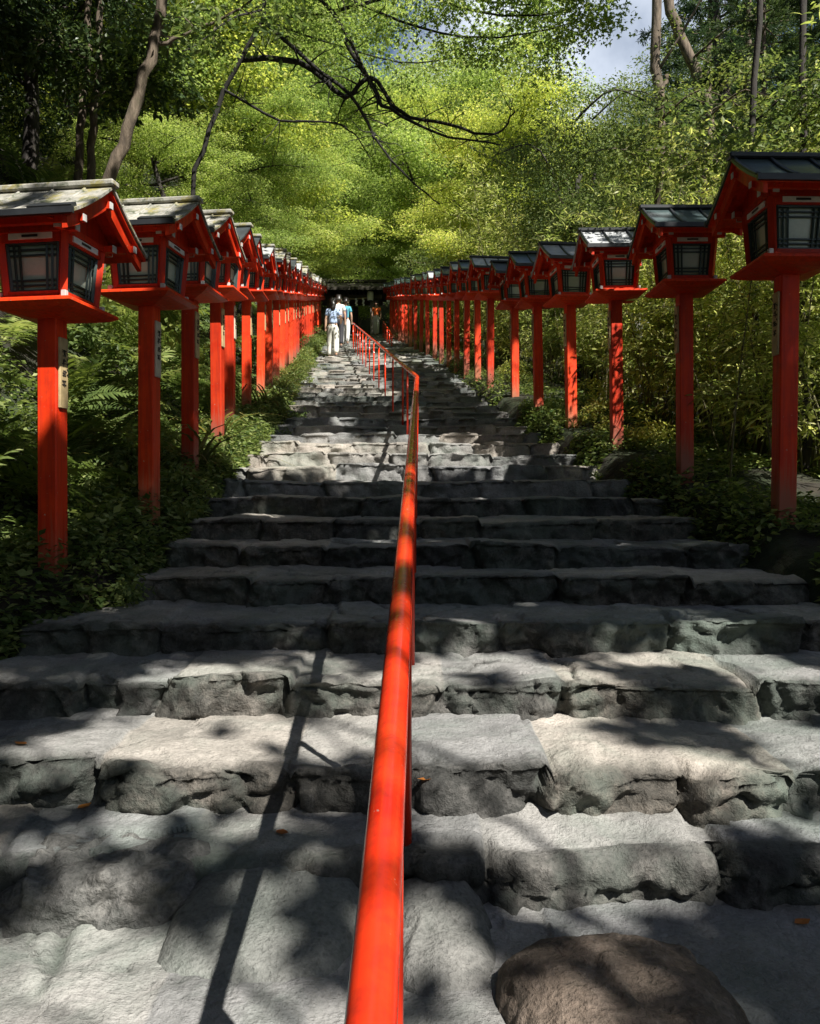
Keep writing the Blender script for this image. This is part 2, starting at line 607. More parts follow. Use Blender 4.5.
def build_step(i, parent):
    y0, z0 = edge_y(i), edge_z(i)
    y1 = edge_y(i + 1)
    front_push = 0.0
    if i == -1:
        y0 += .24
    near = y0 < 5.2
    du = .012 if near else (.018 if y0 < 9 else (.03 if y0 < 16 else .05))
    rr = random.Random(100 + i)
    x0, x1 = float(xl(y0)) - .12, float(xr(y0)) + .12
    if i in JOINTS:
        js = [(p - 410) * y0 / F for p in JOINTS[i]]
        while js[0] > x0 + .9: js.insert(0, js[0] - rr.uniform(.4, .75))
        while js[-1] < x1 - .9: js.append(js[-1] + rr.uniform(.4, .75))
    else:
        js, x = [], x0 + rr.uniform(.2, .6)
        while x < x1 - .2:
            js.append(x)
            x += rr.uniform(.32, .95) * (1 if y0 < 9 else .8)
    nst = len(js) + 1
    off = [rr.uniform(-.05, .05) for _ in range(nst)]
    dz = [rr.uniform(-.018, .018) for _ in range(nst)]
    rad = [rr.choice([.012, .018, .026, .036]) for _ in range(nst)]
    tin = [rr.random() for _ in range(nst)]
    tilt = [rr.uniform(-.04, .04) for _ in range(nst)]
    lean = [rr.uniform(-.02, .05) for _ in range(nst)]
    nu = int((x1 - x0) / du) + 1
    u = np.linspace(x0, x1, nu)
    nr, na, nt = (15, 9, 34) if near else ((9, 6, 16) if y0 < 9 else (5, 4, 8))
    drop = .22
    nv = nr + na + nt
    wob = fbm(np.stack([u * 2.5, np.full(nu, i * 3.1), np.zeros(nu)], 1), 3, 40) * .075
    jarr = np.array(js)
    sl = np.array([rr.uniform(-.5, .5) for _ in js])
    V = np.zeros((nv, nu, 3))
    TR = np.zeros((nv, nu))
    TI = np.zeros((nv, nu))
    tend = (y1 - y0) + (.45 if i == -2 else .14)
    zq = np.concatenate([np.linspace(-drop, -.05, nr), np.full(na, -.02), np.zeros(nt)])
    # per row: which stone, distance to the nearest joint
    for r in range(nv):
        ju = jarr + sl * zq[r] + 0.0
        k = np.searchsorted(ju, u)
        d = np.abs(u[:, None] - ju[None, :]).min(1)
        lo = np.concatenate([[x0 - .3], ju])[k]
        hi = np.concatenate([ju, [x1 + .3]])[k]
        s = np.clip((u - lo) / np.maximum(hi - lo, 1e-3), 0, 1)
        pil = 1 - np.abs(2 * s - 1) ** 3.5
        o = np.array(off)[k]; zz = np.array(dz)[k]; ra = np.array(rad)[k]
        if i == -1: ra = ra * 0 + .09
        ti = np.array(tilt)[k] * (s - .5) * (hi - lo)
        le = np.array(lean)[k]
        gro = np.exp(-(d / .016) ** 2)
        if r < nr:
            t = r / (nr - 1)
            zloc = -drop + (drop - ra) * t
            yloc = o + wob + .012 - .022 * pil * np.sin(math.pi * (.25 + .6 * t)) + le * (1 - t) * -.3 + .045 * gro
            zloc = zloc + (zz + ti) * t
            TR[r] = 0.0
        elif r < nr + na:
            t = (r - nr) / (na - 1)
            a = t * math.pi / 2
            yloc = o + wob + ra * (1 - math.cos(a)) + (.012 - .010 * pil) * (1 - t) + .045 * gro * (1 - t)
            zloc = -ra * (1 - math.sin(a)) + zz + ti - .035 * gro * t
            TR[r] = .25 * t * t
        else:
            t = ((r - nr - na + 1) / nt) ** 1.25
            fade = np.exp(-(t * tend / .2))
            yb = o + wob + ra
            yloc = yb + (tend - yb) * t
            zloc = (zz + ti) * (1 - t) - .02 * gro * np.exp(-(t * tend / .1)) + .012 * t
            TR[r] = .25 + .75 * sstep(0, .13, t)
        V[r, :, 0] = u
        V[r, :, 1] = y0 + yloc
        V[r, :, 2] = z0 + zloc
        TR[r] = TR[r] * (1 - .75 * np.exp(-(d / .012) ** 2) * (np.exp(-((r - nr - na) / nt * tend / .18) ** 2) if r > nr + na else 1))
        TI[r] = np.array(tin)[k]
    # rough the stone
    P = V.reshape(-1, 3)
    tr = TR.ravel()
    fa, fb = facet(P * np.array([3.6, 4, 5.0]), 60 + i * 7)
    lowf = fbm(P * 3.2, 3, 70)
    hi_ = fbm(P * 22, 3, 80)
    mid = fbm(P * 9, 3, 90)
    rdg = 1 - 2.4 * np.abs(fbm(P * np.array([4.5, 4.5, 6.5]) + 5, 3, 95))
    rough = (1 - sstep(.25, .95, tr))
    if near:
        fa2, fb2 = facet(P * np.array([9, 9, 12.0]), 160 + i * 7)
        amp = rough * (.060 * fa * sstep(0, .12, fb) + .024 * fa2 * sstep(0, .15, fb2) + .030 * mid - .030 * np.clip(rdg, 0, 1) ** 3)
    else:
        amp = rough * (.05 * fa * sstep(0, .12, fb) + .03 * mid - .03 * np.clip(rdg, 0, 1) ** 3)
    amp = np.clip(amp, -.055, .055) + .020 * rough * hi_ + .012 * lowf * rough
    # treads: worn, wavy, with the outlines of set stones showing here and there
    fc, fd = facet(P * np.array([2.6, 3.4, .3]) + 3.3 * i, 300)
    crack = np.exp(-(fd / .024) ** 2) * sstep(-.05, .25, fbm(P * 1.7 + 9, 2, 310))
    ampt = (1 - rough) * (.016 * lowf + .010 * mid + .005 * hi_ + .014 * fc - .022 * crack)
    row = np.repeat(np.arange(nv), nu)
    ang = np.clip((row - nr) / max(1, na - 1), 0, 1) * math.pi / 2
    dist = np.where(row >= nr + na, ((np.maximum(row - nr - na + 1, 0)) / nt) ** 1.25 * tend, 0)
    front = (.060 * fa * sstep(0, .12, fb) + .02 * mid) if near else .05 * fa * sstep(0, .12, fb)
    wy = np.maximum(np.cos(ang), .9 * np.exp(-(dist / .09) ** 2)) if True else np.cos(ang)
    if i >= 11: amp = amp * .5; front = front * .45
    P[:, 1] -= np.where(row < nr, amp, np.where(row < nr + na, amp * np.cos(ang) + (wy - np.cos(ang)) * np.clip(front, -.055, .055), wy * np.clip(front, -.055, .055)))
    P[:, 2] += np.sin(ang) * (amp * .35) + ampt
    # ends bury themselves in the banks
    ed = np.minimum(P[:, 0] - x0, x1 - P[:, 0])
    P[:, 2] -= .16 * sstep(.14, 0, ed) ** 1
    P[:, 1] += .10 * sstep(.2, 0, ed)
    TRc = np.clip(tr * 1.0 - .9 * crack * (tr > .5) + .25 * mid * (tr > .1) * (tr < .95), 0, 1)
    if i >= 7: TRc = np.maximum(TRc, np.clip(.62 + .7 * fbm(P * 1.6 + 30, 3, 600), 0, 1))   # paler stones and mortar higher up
    idx = np.arange(nv * nu).reshape(nv, nu)
    faces = np.stack([idx[:-1, :-1], idx[:-1, 1:], idx[1:, 1:], idx[1:, :-1]], -1).reshape(-1, 4)
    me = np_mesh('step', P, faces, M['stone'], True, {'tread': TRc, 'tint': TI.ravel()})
    STEP_BVH.append((P, faces))
    return link('step', me, parent)


STEP_BVH = []
stairs = tag(empty('stone_stairs', (0, 0, 0)), 'long flight of rough grey stone steps climbing between the lantern rows', 'stairs', kind='structure')
for i in range(-3, 57):
    build_step(i, stairs)

_vs, _fs, _b = [], [], 0
for P, fc in STEP_BVH[:22]:
    _vs.append(P); _fs.append(fc + _b); _b += len(P)
BV = BVHTree.FromPolygons(np.concatenate(_vs).tolist(), np.concatenate(_fs).tolist())


def on_steps(px, py):
    o = Vector((0, 0, CAM_Z))
    d = Vector(((px - 410) / F, 1, (500 - py) / F)).normalized()
    h = BV.ray_cast(o, d)
    return h[0], h[1]


# ------------------------------------------------------------------ boulders set in the lowest step
def boulder(c, half, rz, mat, seed, label, flat=.0, rough=1.0, sharp=2.6, tint=.5, tilt=0.0):
    bm = bmesh.new()
    bmesh.ops.create_icosphere(bm, subdivisions=6, radius=1.0)
    v = np.array([x.co[:] for x in bm.verts])
    f = np.array([[q.index for q in fc.verts] for fc in bm.faces])
    bm.free()
    n = (np.abs(v) ** sharp).sum(1) ** (1 / sharp)
    v = v / n[:, None]
    nrm = v / np.linalg.norm(v, axis=1)[:, None]
    h = np.array(half)
    p = v * h
    q = p + seed * 1.7
    fa, fb = facet(q * 5.5, seed)
    fa2, fb2 = facet(q * 13, seed + 50)
    fa = fa * sstep(0, .22, fb); fa2 = fa2 * sstep(0, .25, fb2)
    d = rough * (.045 * fa + .016 * fa2 + .02 * fbm(q * 8, 4, seed) + .006 * fbm(q * 35, 3, seed + 9)) + .03 * fbm(q * 2.5, 2, seed + 3)
    top = sstep(.3, .9, nrm[:, 2]) * flat
    p = p + nrm * (d * (1 - .75 * top))[:, None]
    e = Euler((tilt, 0, rz)).to_matrix()
    p = p @ np.array(e).T
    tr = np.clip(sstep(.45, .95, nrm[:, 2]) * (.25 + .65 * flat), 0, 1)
    me = np_mesh('boulder', p, f, mat, True, {'tread': tr, 'tint': np.full(len(p), tint)})
    o = link('boulder', me)
    o.location = c
    return tag(o, label, 'boulder', 'boulders set into the lowest step')


boulder((-.90, 2.38, .35), (.30, .20, .145), .05, M['rock_grey'], 3, 'rough grey boulder at the bottom left corner of the stairs', .2, 1.5, 3.2, .5)
boulder((-.395, 2.17, .265), (.265, .28, .165), -.08, M['rock_smooth'], 5, 'smooth flat greenish rock in the lowest step, left of the red handrail', .9, .35, 3.6, .4, .30)
boulder((.49, 1.83, .245), (.285, .28, .215), .08, M['rock_brown'], 8, 'large brown boulder at the bottom right of the stairs', .45, .75, 2.9, .5, .10)
boulder((.08, 2.16, .245), (.15, .26, .17), .1, M['rock_grey'], 12, 'narrow grey rock in the lowest step just right of the red handrail', .6, .6, 3.4, .45, .22)

# ------------------------------------------------------------------ lanterns
def leafquad(P):
    pass


BW0, BW1 = .155, .180            # lamp box half width at the bottom / top
ZB0, ZB1 = 1.625, 1.955
RL, RD = .345, .385               # roof half length and half depth
ZE, ZR = 1.985, 2.24


def roof_z(t):                    # t 0 at the ridge, 1 at the eave; slightly hollow
    return ZR + (ZE - ZR) * (t + .22 * t * (1 - t))


def half_at(z):
    return BW0 + (BW1 - BW0) * (z - ZB0) / (ZB1 - ZB0)


def make_lantern(side, roofmat, plaquemat):
    """side +1: the stair is on +x (left row)"""
    root = empty('post_lantern')
    m = MB()
    m.box((0, 0, .56), (.108, .108, 2.04), bev=.006)
    m.build('post', M['red_post'], root)
    # name plaque on the face towards the stairs
    m = MB()
    m.box((side * .060, 0, 1.27), (.014, .074, .37), bev=.003)
    rr = random.Random(5)
    sx = side * .0685
    for q, zc in enumerate((1.375, 1.325, 1.275, 1.215)):      # brushed characters
        s = .021
        for a in range(6):
            if a % 2:
                y, z0_, z1_ = rr.uniform(-.6, .6) * s, zc - s * rr.uniform(.3, 1), zc + s * rr.uniform(.3, 1)
                m.bar((sx, y, z0_), (sx, y + rr.uniform(-.3, .3) * s, z1_), .0042, .003, 1)
            else:
                z = zc + rr.uniform(-.8, .8) * s
                m.bar((sx, -s * rr.uniform(.5, 1), z), (sx, s * rr.uniform(.5, 1), z + rr.uniform(-.2, .3) * s), .003, .0042, 1)
    for q in range(5):
        zc = 1.38 - q * .028
        m.bar((sx, side * .026, zc), (sx, side * .031, zc - .012), .003, .004, 1)
        m.bar((sx, side * .022, zc - .004), (sx, side * .033, zc - .004), .003, .003, 1)
    m.build('name_plaque', [plaquemat, M['ink']], root)
    # flared tray under the lamp
    m = MB()
    m.rings([(.072, 1.548), (.10, 1.556), (.16, 1.566), (.205, 1.578), (.236, 1.594), (.242, 1.597), (.242, 1.611), (.234, 1.616)])
    m.build('tray', M['red'], root)
    # lamp housing
    m = MB()
    m.box((0, 0, 1.626), (.37, .37, .020), bev=.003)
    for sx_ in (-1, 1):
        for sy in (-1, 1):
            a = Vector((sx_ * (BW0 - .004), sy * (BW0 - .004), ZB0))
            b = Vector((sx_ * (BW1 - .004), sy * (BW1 - .004), ZB1))
            m.bar(a, b, .036, .036)
    for s in (-1, 1):
        for zc, hh in ((1.647, .030), (1.932, .055)):
            h = half_at(zc)
            m.box((0, s * (h - .006), zc), (2 * h - .04, .026, hh))
            m.box((s * (h - .006), 0, zc), (.026, 2 * h - .04, hh))
        m.box((0, s * (BW1 + .002), 1.968), (.50, .034, .034))
        m.box((s * (BW1 + .004), 0, 1.966), (.034, .50, .030))
    for s in (-1, 1):
        for t in (-1, 1):
            m.box((t * .178, s * .178, 1.640), (.026, .026, .032), None, 1, .002)
            m.box((t * .251, s * (BW1 + .002), 1.968), (.006, .036, .036), None, 1)
            m.box((t * (BW1 + .004), s * .251, 1.966), (.036, .006, .032), None, 1)
    m.build('lamp_housing', [M['red'], M['cap_white']], root)
    # four lattice windows, each with its pane
    for k in range(4):
        rot = Matrix.Rotation(k * math.pi / 2, 3, 'Z')
        m, g = MB(), MB()
        zl, zh = 1.658, 1.906

        def pt(x, z, dep):
            f = half_at(z)
            return rot @ Vector((x * f, -(f - dep), z))
        def bar(x0, z0, x1, z1, w, dep=.010, th=.012):
            m.bar(pt(x0, z0, dep), pt(x1, z1, dep), th, w)
        ew = .80
        bar(-ew, zl, -ew, zh, .016, .008, .018); bar(ew, zl, ew, zh, .016, .008, .018)
        bar(-ew, zl + .004, ew, zl + .004, .018, .008, .018); bar(-ew, zh - .004, ew, zh - .004, .018, .008, .018)
        for x in (-.60, -.43, .43, .60): bar(x, zl, x, zh, .009)
        for t in (.15, .25, .75, .86):
            z = zl + (zh - zl) * t
            bar(-ew, z, ew, z, .009, .013)
        wo = m.build('window', M['lattice'], root)
        vs = [pt(-ew, zl, .022), pt(ew, zl, .022), pt(ew, zh, .022), pt(-ew, zh, .022),
              pt(-ew, zl, .028), pt(ew, zl, .028), pt(ew, zh, .028), pt(-ew, zh, .028)]
        g.add(vs, [(0, 1, 2, 3), (7, 6, 5, 4), (0, 4, 5, 1), (1, 5, 6, 2), (2, 6, 7, 3), (3, 7, 4, 0)])
        g.build('pane', M['pane'], wo)
    # small white nameboards above the windows
    for k in range(4):
        rot = Matrix.Rotation(k * math.pi / 2, 3, 'Z')
        h = half_at(1.933)
        m = MB()
        m.box(rot @ Vector((0, -h - .010, 1.933)), (.235, .008, .030), rot)
        m.box(rot @ Vector((0, -h - .0145, 1.933)), (.085, .006, .012), rot, 1)
        m.build('nameboard', [M['white'], M['black_trim']], root)
    # roof
    nt = 8
    def sheet(m, sgn, x0, x1, up, th, mi=0, tmax=1.0):
        vs, fs = [], []
        for q in range(nt + 1):
            t = q / nt * tmax
            y = sgn * RD * t
            z = roof_z(t) + up
            vs += [(x0, y, z), (x1, y, z), (x0, y, z - th), (x1, y, z - th)]
        for q in range(nt):
            a, b = q * 4, q * 4 + 4
            fs += [(a, a + 1, b + 1, b), (a + 2, b + 2, b + 3, a + 3), (a, b, b + 2, a + 2), (a + 1, a + 3, b + 3, b + 1)]
        fs += [(0, 2, 3, 1), (nt * 4, nt * 4 + 1, nt * 4 + 3, nt * 4 + 2)]
        m.add(vs, fs, mi)
    m = MB()
    for s in (-1, 1): sheet(m, s, -RL, RL, .0, .016)
    if side > 0:
        for s in (-1, 1):
            m.box((0, s * (RD + .004), ZE - .008), (2 * RL + .01, .020, .030), None, 1)
            for x0_, x1_ in ((-.30, -.08), (.10, .33)):      # loose strips lying along the eave
                m.box(((x0_ + x1_) / 2, s * RD * .90, roof_z(.90) + .010), (x1_ - x0_, .05, .018), Matrix.Rotation(-s * .55, 3, 'X'), 1)
    rf = m.build('roof', [roofmat, M['black_trim']], root)
    m = MB()
    for s in (-1, 1): sheet(m, s, -RL + .012, RL - .012, -.018, .016, 0, .985)
    # verge boards: deep red boards under each roof end
    for sx_ in (-1, 1):
        for s in (-1, 1):
            vs, fs = [], []
            for q in range(nt + 1):
                t = q / nt * .97
                y = s * RD * t
                z = roof_z(t) - .036
                dp = .085 - .03 * t
                for xx in (sx_ * (RL - .035), sx_ * (RL - .060)):
                    vs += [(xx, y, z), (xx, y, z - dp)]
            for q in range(nt):
                a, b = q * 4, q * 4 + 4
                fs += [(a, b, b + 1, a + 1), (a + 2, a + 3, b + 3, b + 2), (a + 1, b + 1, b + 3, a + 3), (a, a + 2, b + 2, b)]
            fs.append((nt * 4, nt * 4 + 2, nt * 4 + 3, nt * 4 + 1))
            m.add(vs, fs)
        # gable triangle over the housing
        x = sx_ * (BW1 - .01)
        zz = 1.98
        m.add([(x - .01, -.30, zz), (x - .01, .30, zz), (x - .01, 0, ZR - .05), (x + .01, -.30, zz), (x + .01, .30, zz), (x + .01, 0, ZR - .05)],
              [(0, 2, 1), (3, 4, 5), (0, 1, 4, 3), (1, 2, 5, 4), (2, 0, 3, 5)])
    for y, z in ((0, ZR - .105), (-.255, roof_z(.66) - .075), (.255, roof_z(.66) - .075)):
        m.box((0, y, z), (2 * RL - .03, .032, .036))
    for s in (-1, 1):
        for y, z in ((0, ZR - .105), (-.255, roof_z(.66) - .075), (.255, roof_z(.66) - .075)):
            m.box((s * (RL - .0135), y, z), (.006, .030, .034), None, 1)
    m.build('gable', [M['red'], M['cap_white']], rf)
    m = MB()
    seam = MB() if side > 0 else m
    for x in ((-.17, .02, .2) if side > 0 else (-RL + .012, -.115, .115, RL - .012)):
        for s in (-1, 1):
            seam.tube([(x, s * RD * t, roof_z(t) + (.0 if side > 0 else .006)) for t in [q / 8 for q in range(9)]], .009 if side > 0 else .0125, 6)
    (seam if side > 0 else m).box((0, 0, ZR + .008), (2 * RL + .03, .075, .034), bev=.008)
    if side > 0: seam.build('ridge_cap', roofmat, rf)
    if side < 0:
        for s in (-1, 1):
            m.box((0, s * (RD + .004), ZE - .006), (2 * RL + .01, .020, .034))
        m.build('roof_trim', M['black_trim'], rf)
    return root


LEFT = [(53, 4.2, 186), (149, 5.3, 201), (190, 6.5, 216), (218, 7.8, 229)]
RIGHT = [(783, 540, 382), (685, 489, 284), (617, 460, 232), (571.5, 443, 200), (539, 428, 177), (515, 412, 152)]
H_L = 2.25
lspots, rspots = [], []
for px, Y, ry in LEFT:
    lspots.append(((px - 410) * Y / F, Y))
for px, by, hp in RIGHT:
    Y = H_L * F / hp
    if px == 783: Y *= 1.093
    rspots.append(((px - 410) * Y / F, Y))
LX = ([8.3, 11.8, 16, 21, 26, 36], [-2.0, -2.16, -2.5, -2.9, -3.3, -4.0])
RX = ([11.8, 12.8, 14.5, 16, 17.6, 19.3, 21.2, 22.8, 26, 29, 33.5, 36], [1.55, 1.36, 1.25, 1.12, .98, .86, .68, .5, .12, -.22, -.68, -.95])
y = lspots[-1][1]
while y < 34:
    y += 1.25 + random.uniform(-.08, .08)
    lspots.append((float(np.interp(y, *LX)), y))
y = rspots[-1][1]
while y < 34.5:
    y += 1.38 + random.uniform(-.08, .08)
    rspots.append((float(np.interp(y, *RX)), y))

protoL = make_lantern(1, M['roof_moss'], M['plaque'])
protoR = make_lantern(-1, M['roof_teal'], M['plaque'])
roof_variants = {}
ORD = ['first', 'second', 'third', 'fourth', 'fifth', 'sixth', 'seventh', 'eighth', 'ninth', 'tenth', 'eleventh', 'twelfth', 'thirteenth',
       'fourteenth', 'fifteenth', 'sixteenth', 'seventeenth', 'eighteenth', 'nineteenth', 'twentieth', 'twenty-first', 'twenty-second',
       'twenty-third', 'twenty-fourth', 'twenty-fifth', 'twenty-sixth', 'twenty-seventh', 'twenty-eighth']


def retint(root, roofmat=None, plaquemat=None):
    for ch in root.children:
        if ch.name.startswith('roof') and roofmat is not None:
            key = (ch.data.name, roofmat.name)
            if key not in roof_variants:
                d = ch.data.copy(); d.materials[0] = roofmat; roof_variants[key] = d
            ch.data = roof_variants[key]
        if ch.name.startswith('name_plaque') and plaquemat is not None:
            key = (ch.data.name, plaquemat.name)
            if key not in roof_variants:
                d = ch.data.copy(); d.materials[0] = plaquemat; roof_variants[key] = d
            ch.data = roof_variants[key]


M['roof_dark'] = mat_flat('dark_roof_sheet', (.035, .042, .045), .5, .4, 8)
M['roof_pale'] = mat_flat('pale_roof_sheet', (.34, .35, .35), .45, .25, 8)  # pale copy; in the right row it paints roofs as sunlit


def face_angle(spots, k, near):
    """rows follow the bend of the stairs"""
    x, y = spots[k]
    a = spots[min(k + 1, len(spots) - 1)]
    b = spots[max(k - 1, 0)]
    t = math.atan2(a[0] - b[0], a[1] - b[1])
    return near if y < 9 else max(-.2, min(.25, -t)) * .8


for side, proto, spots, name in (('left', protoL, lspots, 'mossy'), ('right', protoR, rspots, 'teal')):
    n = len(spots)
    for k, (x, y) in enumerate(spots):
        o = proto if k == 0 else copy_tree(proto)
        z = float(base_z(y))
        if side == 'left' and k < 4: z = CAM_Z + (500 - LEFT[k][2]) * y / F - H_L
        if side == 'right' and k < 6: z = CAM_Z + (500 - RIGHT[k][1]) * y / F
        o.location = (x, y, z)
        near = (-R(8) if side == 'left' else 0.0)
        if side == 'left': near = -R(8) * max(0, 1 - max(0, y - 5.5) / 6)
        o.rotation_euler = (random.uniform(-.014, .014), random.uniform(-.014, .014), random.uniform(-.03, .03) + -near * -1 if False else near + (face_angle(spots, k, 0.0) if y >= 9 else 0))
        o.scale = (1, 1, 1 + random.uniform(-.01, .01))
        if side == 'right' and k == 0: o.scale = (1.08, 1.08, 1.093)
        rm = None
        if side == 'left':
            if k in (3, 4, 8, 12): rm = M['roof_dark']
            if k in (5, 9, 14, 17): rm = M['roof_pale']
            if k in (1, 4): retint(o, None, M['plaque_pale'])
        else:
            if k in (2, 3, 6, 8, 11, 14): rm = M['roof_pale']  # sunlight put into the colour of these roofs
            if k in (5, 9): rm = M['roof_dark']
        if rm is not None: retint(o, rm)
        look = {None: 'moss-stained grey roof' if side == 'left' else 'blue-green metal roof', M['roof_dark']: 'dark roof', M['roof_pale']: 'pale roof'}[rm]
        where = 'nearest the camera' if k == 0 else (ORD[k] + ' from the front')
        tag(o, f'red wooden post lantern with {look}, {where} in the {side} row', 'lantern', f'red lanterns lining the {side} side of the stairs')

# ------------------------------------------------------------------ handrail
def build_handrail():
    root = empty('handrail', (0, 1.6, .4))
    tag(root, 'long red metal handrail running up the middle of the stone stairs', 'handrail')
    A = Vector((-.0375, .30, .862 + .125)); B = Vector(W(417, 377, 8.6)); C = Vector(W(353, 323, 26))
    a = Vector(W(371, 1024, .67))
    A = a + (a - B).normalized() * .6
    m = MB()
    k1 = B + (A - B).normalized() * .06
    k2 = B + (C - B).normalized() * .06
    mid = [A.lerp(k1, t / 24) for t in range(25)]
    lip = [k1.lerp(B, .6).lerp(k2, .12), B.lerp((k1 + k2) / 2, .25), k2.lerp(B, .6).lerp(k1, .12)]
    cur = []
    for t in range(25):
        p = k2.lerp(C, t / 24)
        cur.append(p)
    path = mid + lip + cur
    m.tube([p - root.location for p in path], .0225, 20)
    m.build('rail', M['rail'], root)

    def rail_at(Y):
        for p, q in zip(path[:-1], path[1:]):
            if p.y <= Y <= q.y:
                return p.lerp(q, (Y - p.y) / max(1e-6, q.y - p.y))
        return path[-1].copy()
    ys = [1.25, 2.4, 3.6, 4.8, 6.0, 7.3, 8.56, 8.72, 9.55]
    y = 10.1
    while y < 25.9:
        ys.append(y); y += 1.4
    ys.append(25.95)
    for y in ys:
        p = rail_at(y)
        m = MB()
        zb = .25 * y - .12
        rr = .0125 if y > 9 else .0145 if y not in (8.72,) else .022
        pts = [(p.x, p.y, zb), (p.x, p.y, (zb + p.z) / 2), (p.x, p.y, p.z - .015)]
        m.tube([Vector(q) - root.location for q in pts], rr, 12)
        m.build('post', M['rail'], root)
    # the second, shorter handrail at the head of the stairs
    r2 = empty('handrail', (-.9, 29, 7.3))
    tag(r2, 'short red handrail far up the stairs, right of the long one, below the gate', 'handrail')
    m = MB()
    P0, P1 = Vector(W(392, 335, 27)), Vector(W(383, 321, 33))
    m.tube([P0 - r2.location, P0.lerp(P1, .5) - r2.location, P1 - r2.location], .026, 10)
    m.build('rail', M['rail'], r2)
    for t in (0.02, .25, .5, .75, .98):
        p = P0.lerp(P1, t)
        m = MB()
        m.tube([Vector((p.x, p.y, .25 * p.y - .1)) - r2.location, p - r2.location], .018, 8)
        m.build('post', M['rail'], r2)


build_handrail()

# ------------------------------------------------------------------ gate at the head of the stairs
def build_gate():
    Y = 38.0
    gx, gz = (352 - 410) * Y / F, 9.0
    g = empty('shrine_gate', (gx, Y, gz))
    tag(g, 'small dark wooden gate with a bark roof at the top of the stairs', 'gate')
    for s in (-1, 1):
        for yy in (-.55, .55):
            m = MB()
            m.box((s * .98 if s > 0 else -1.05, yy, 1.0), (.17, .17, 2.1), bev=.01)
            m.build('pillar', M['dark_wood'] if s < 0 else M['grey_wood'], g)
    m = MB()
    for yy in (-.55, .55): m.box((0, yy, 2.02), (2.9, .14, .22), bev=.01)
    for s in (-1.05, .98): m.box((s, 0, 2.2), (.14, 1.5, .16), bev=.01)
    for q in range(17): m.box((-1.5 + q * 3.0 / 16, 0, 2.295), (.05, 1.9, .05))
    m.build('beam', M['dark_wood'], g)
    m = MB()
    n = 10
    for s in (-1, 1):
        vs, fs = [], []
        for q in range(n + 1):
            t = q / n
            y_, z_ = s * 1.15 * t, 2.86 - .5 * (t + .25 * t * (1 - t))
            th = .09 + .05 * t
            vs += [(-1.62, y_, z_), (1.62, y_, z_), (-1.62, y_, z_ - th), (1.62, y_, z_ - th)]
        for q in range(n):
            a, b = q * 4, q * 4 + 4
            fs += [(a, a + 1, b + 1, b), (a + 2, b + 2, b + 3, a + 3), (a, b, b + 2, a + 2), (a + 1, a + 3, b + 3, b + 1)]
        fs += [(0, 2, 3, 1), (n * 4, n * 4 + 1, n * 4 + 3, n * 4 + 2)]
        m.add(vs, fs)
    rf = m.build('roof', M['bark_roof'], g)
    m = MB(); m.box((0, 0, 2.9), (3.3, .26, .16), bev=.03); m.build('ridge', M['bark_roof'], rf)
    # rope with four paper streamers
    rp = empty('sacred_rope', (gx, Y - .66, gz + 1.98))
    tag(rp, 'straw rope with four white paper streamers hung under the gate beam', 'rope')
    m = MB()
    m.tube([(-.95 + 1.9 * t / 12, 0, -.06 * math.sin(math.pi * t / 12)) for t in range(13)], .03, 8)
    m.build('rope', M['rope'], rp)
    for px in (341.5, 348, 356, 363):
        x = (px - 410) * (Y - .66) / F - gx
        m = MB()
        for q in range(4):
            m.box((x + (.035 if q % 2 else -.0), -.03 - .002 * q, -.09 - q * .085), (.085, .003, .10), Matrix.Rotation(.25, 3, 'Y'))
        m.build('paper_streamer', M['paper'], rp)
    c = W(370.3, 296, Y - .75)
    ln = empty('paper_lantern', c)
    tag(ln, 'white paper lantern hanging under the right end of the gate roof', 'lantern')
    m = MB()
    prof = [(-.22, .10), (-.19, .135), (-.08, .15), (.08, .15), (.19, .135), (.22, .10)]
    m.tube([(0, 0, z) for z, r in prof], [r for z, r in prof], 14)
    m.build('shade', M['paper'], ln)
    m = MB()
    m.tube([(0, 0, -.245), (0, 0, -.218)], .105, 14)
    m.build('rim', M['black_trim'], ln)
    m = MB()
    m.tube([(0, 0, .218), (0, 0, .245)], .105, 14)
    m.tube([(0, 0, .24), (0, 0, .42)], .012, 6)
    m.build('rim', M['black_trim'], ln)


build_gate()

# plain white panel on a stake beyond the right-hand row
nb = empty('white_board', (0, 0, 0))
_p = W(641, 326, 10.5)
_g = gz1(_p[0], 10.5)
nb.location = (_p[0], 10.5, _g)
tag(nb, 'plain white upright board among the leaves, behind the third right-hand lantern', 'board')
m = MB(); m.box((0, 0, _p[2] - _g), (.24, .05, .33), bev=.004); m.build('panel', M['panel_white'], nb)
m = MB(); m.box((0, .045, (_p[2] - _g) / 2), (.05, .035, _p[2] - _g + .2)); m.build('stake', M['grey_wood'], nb)


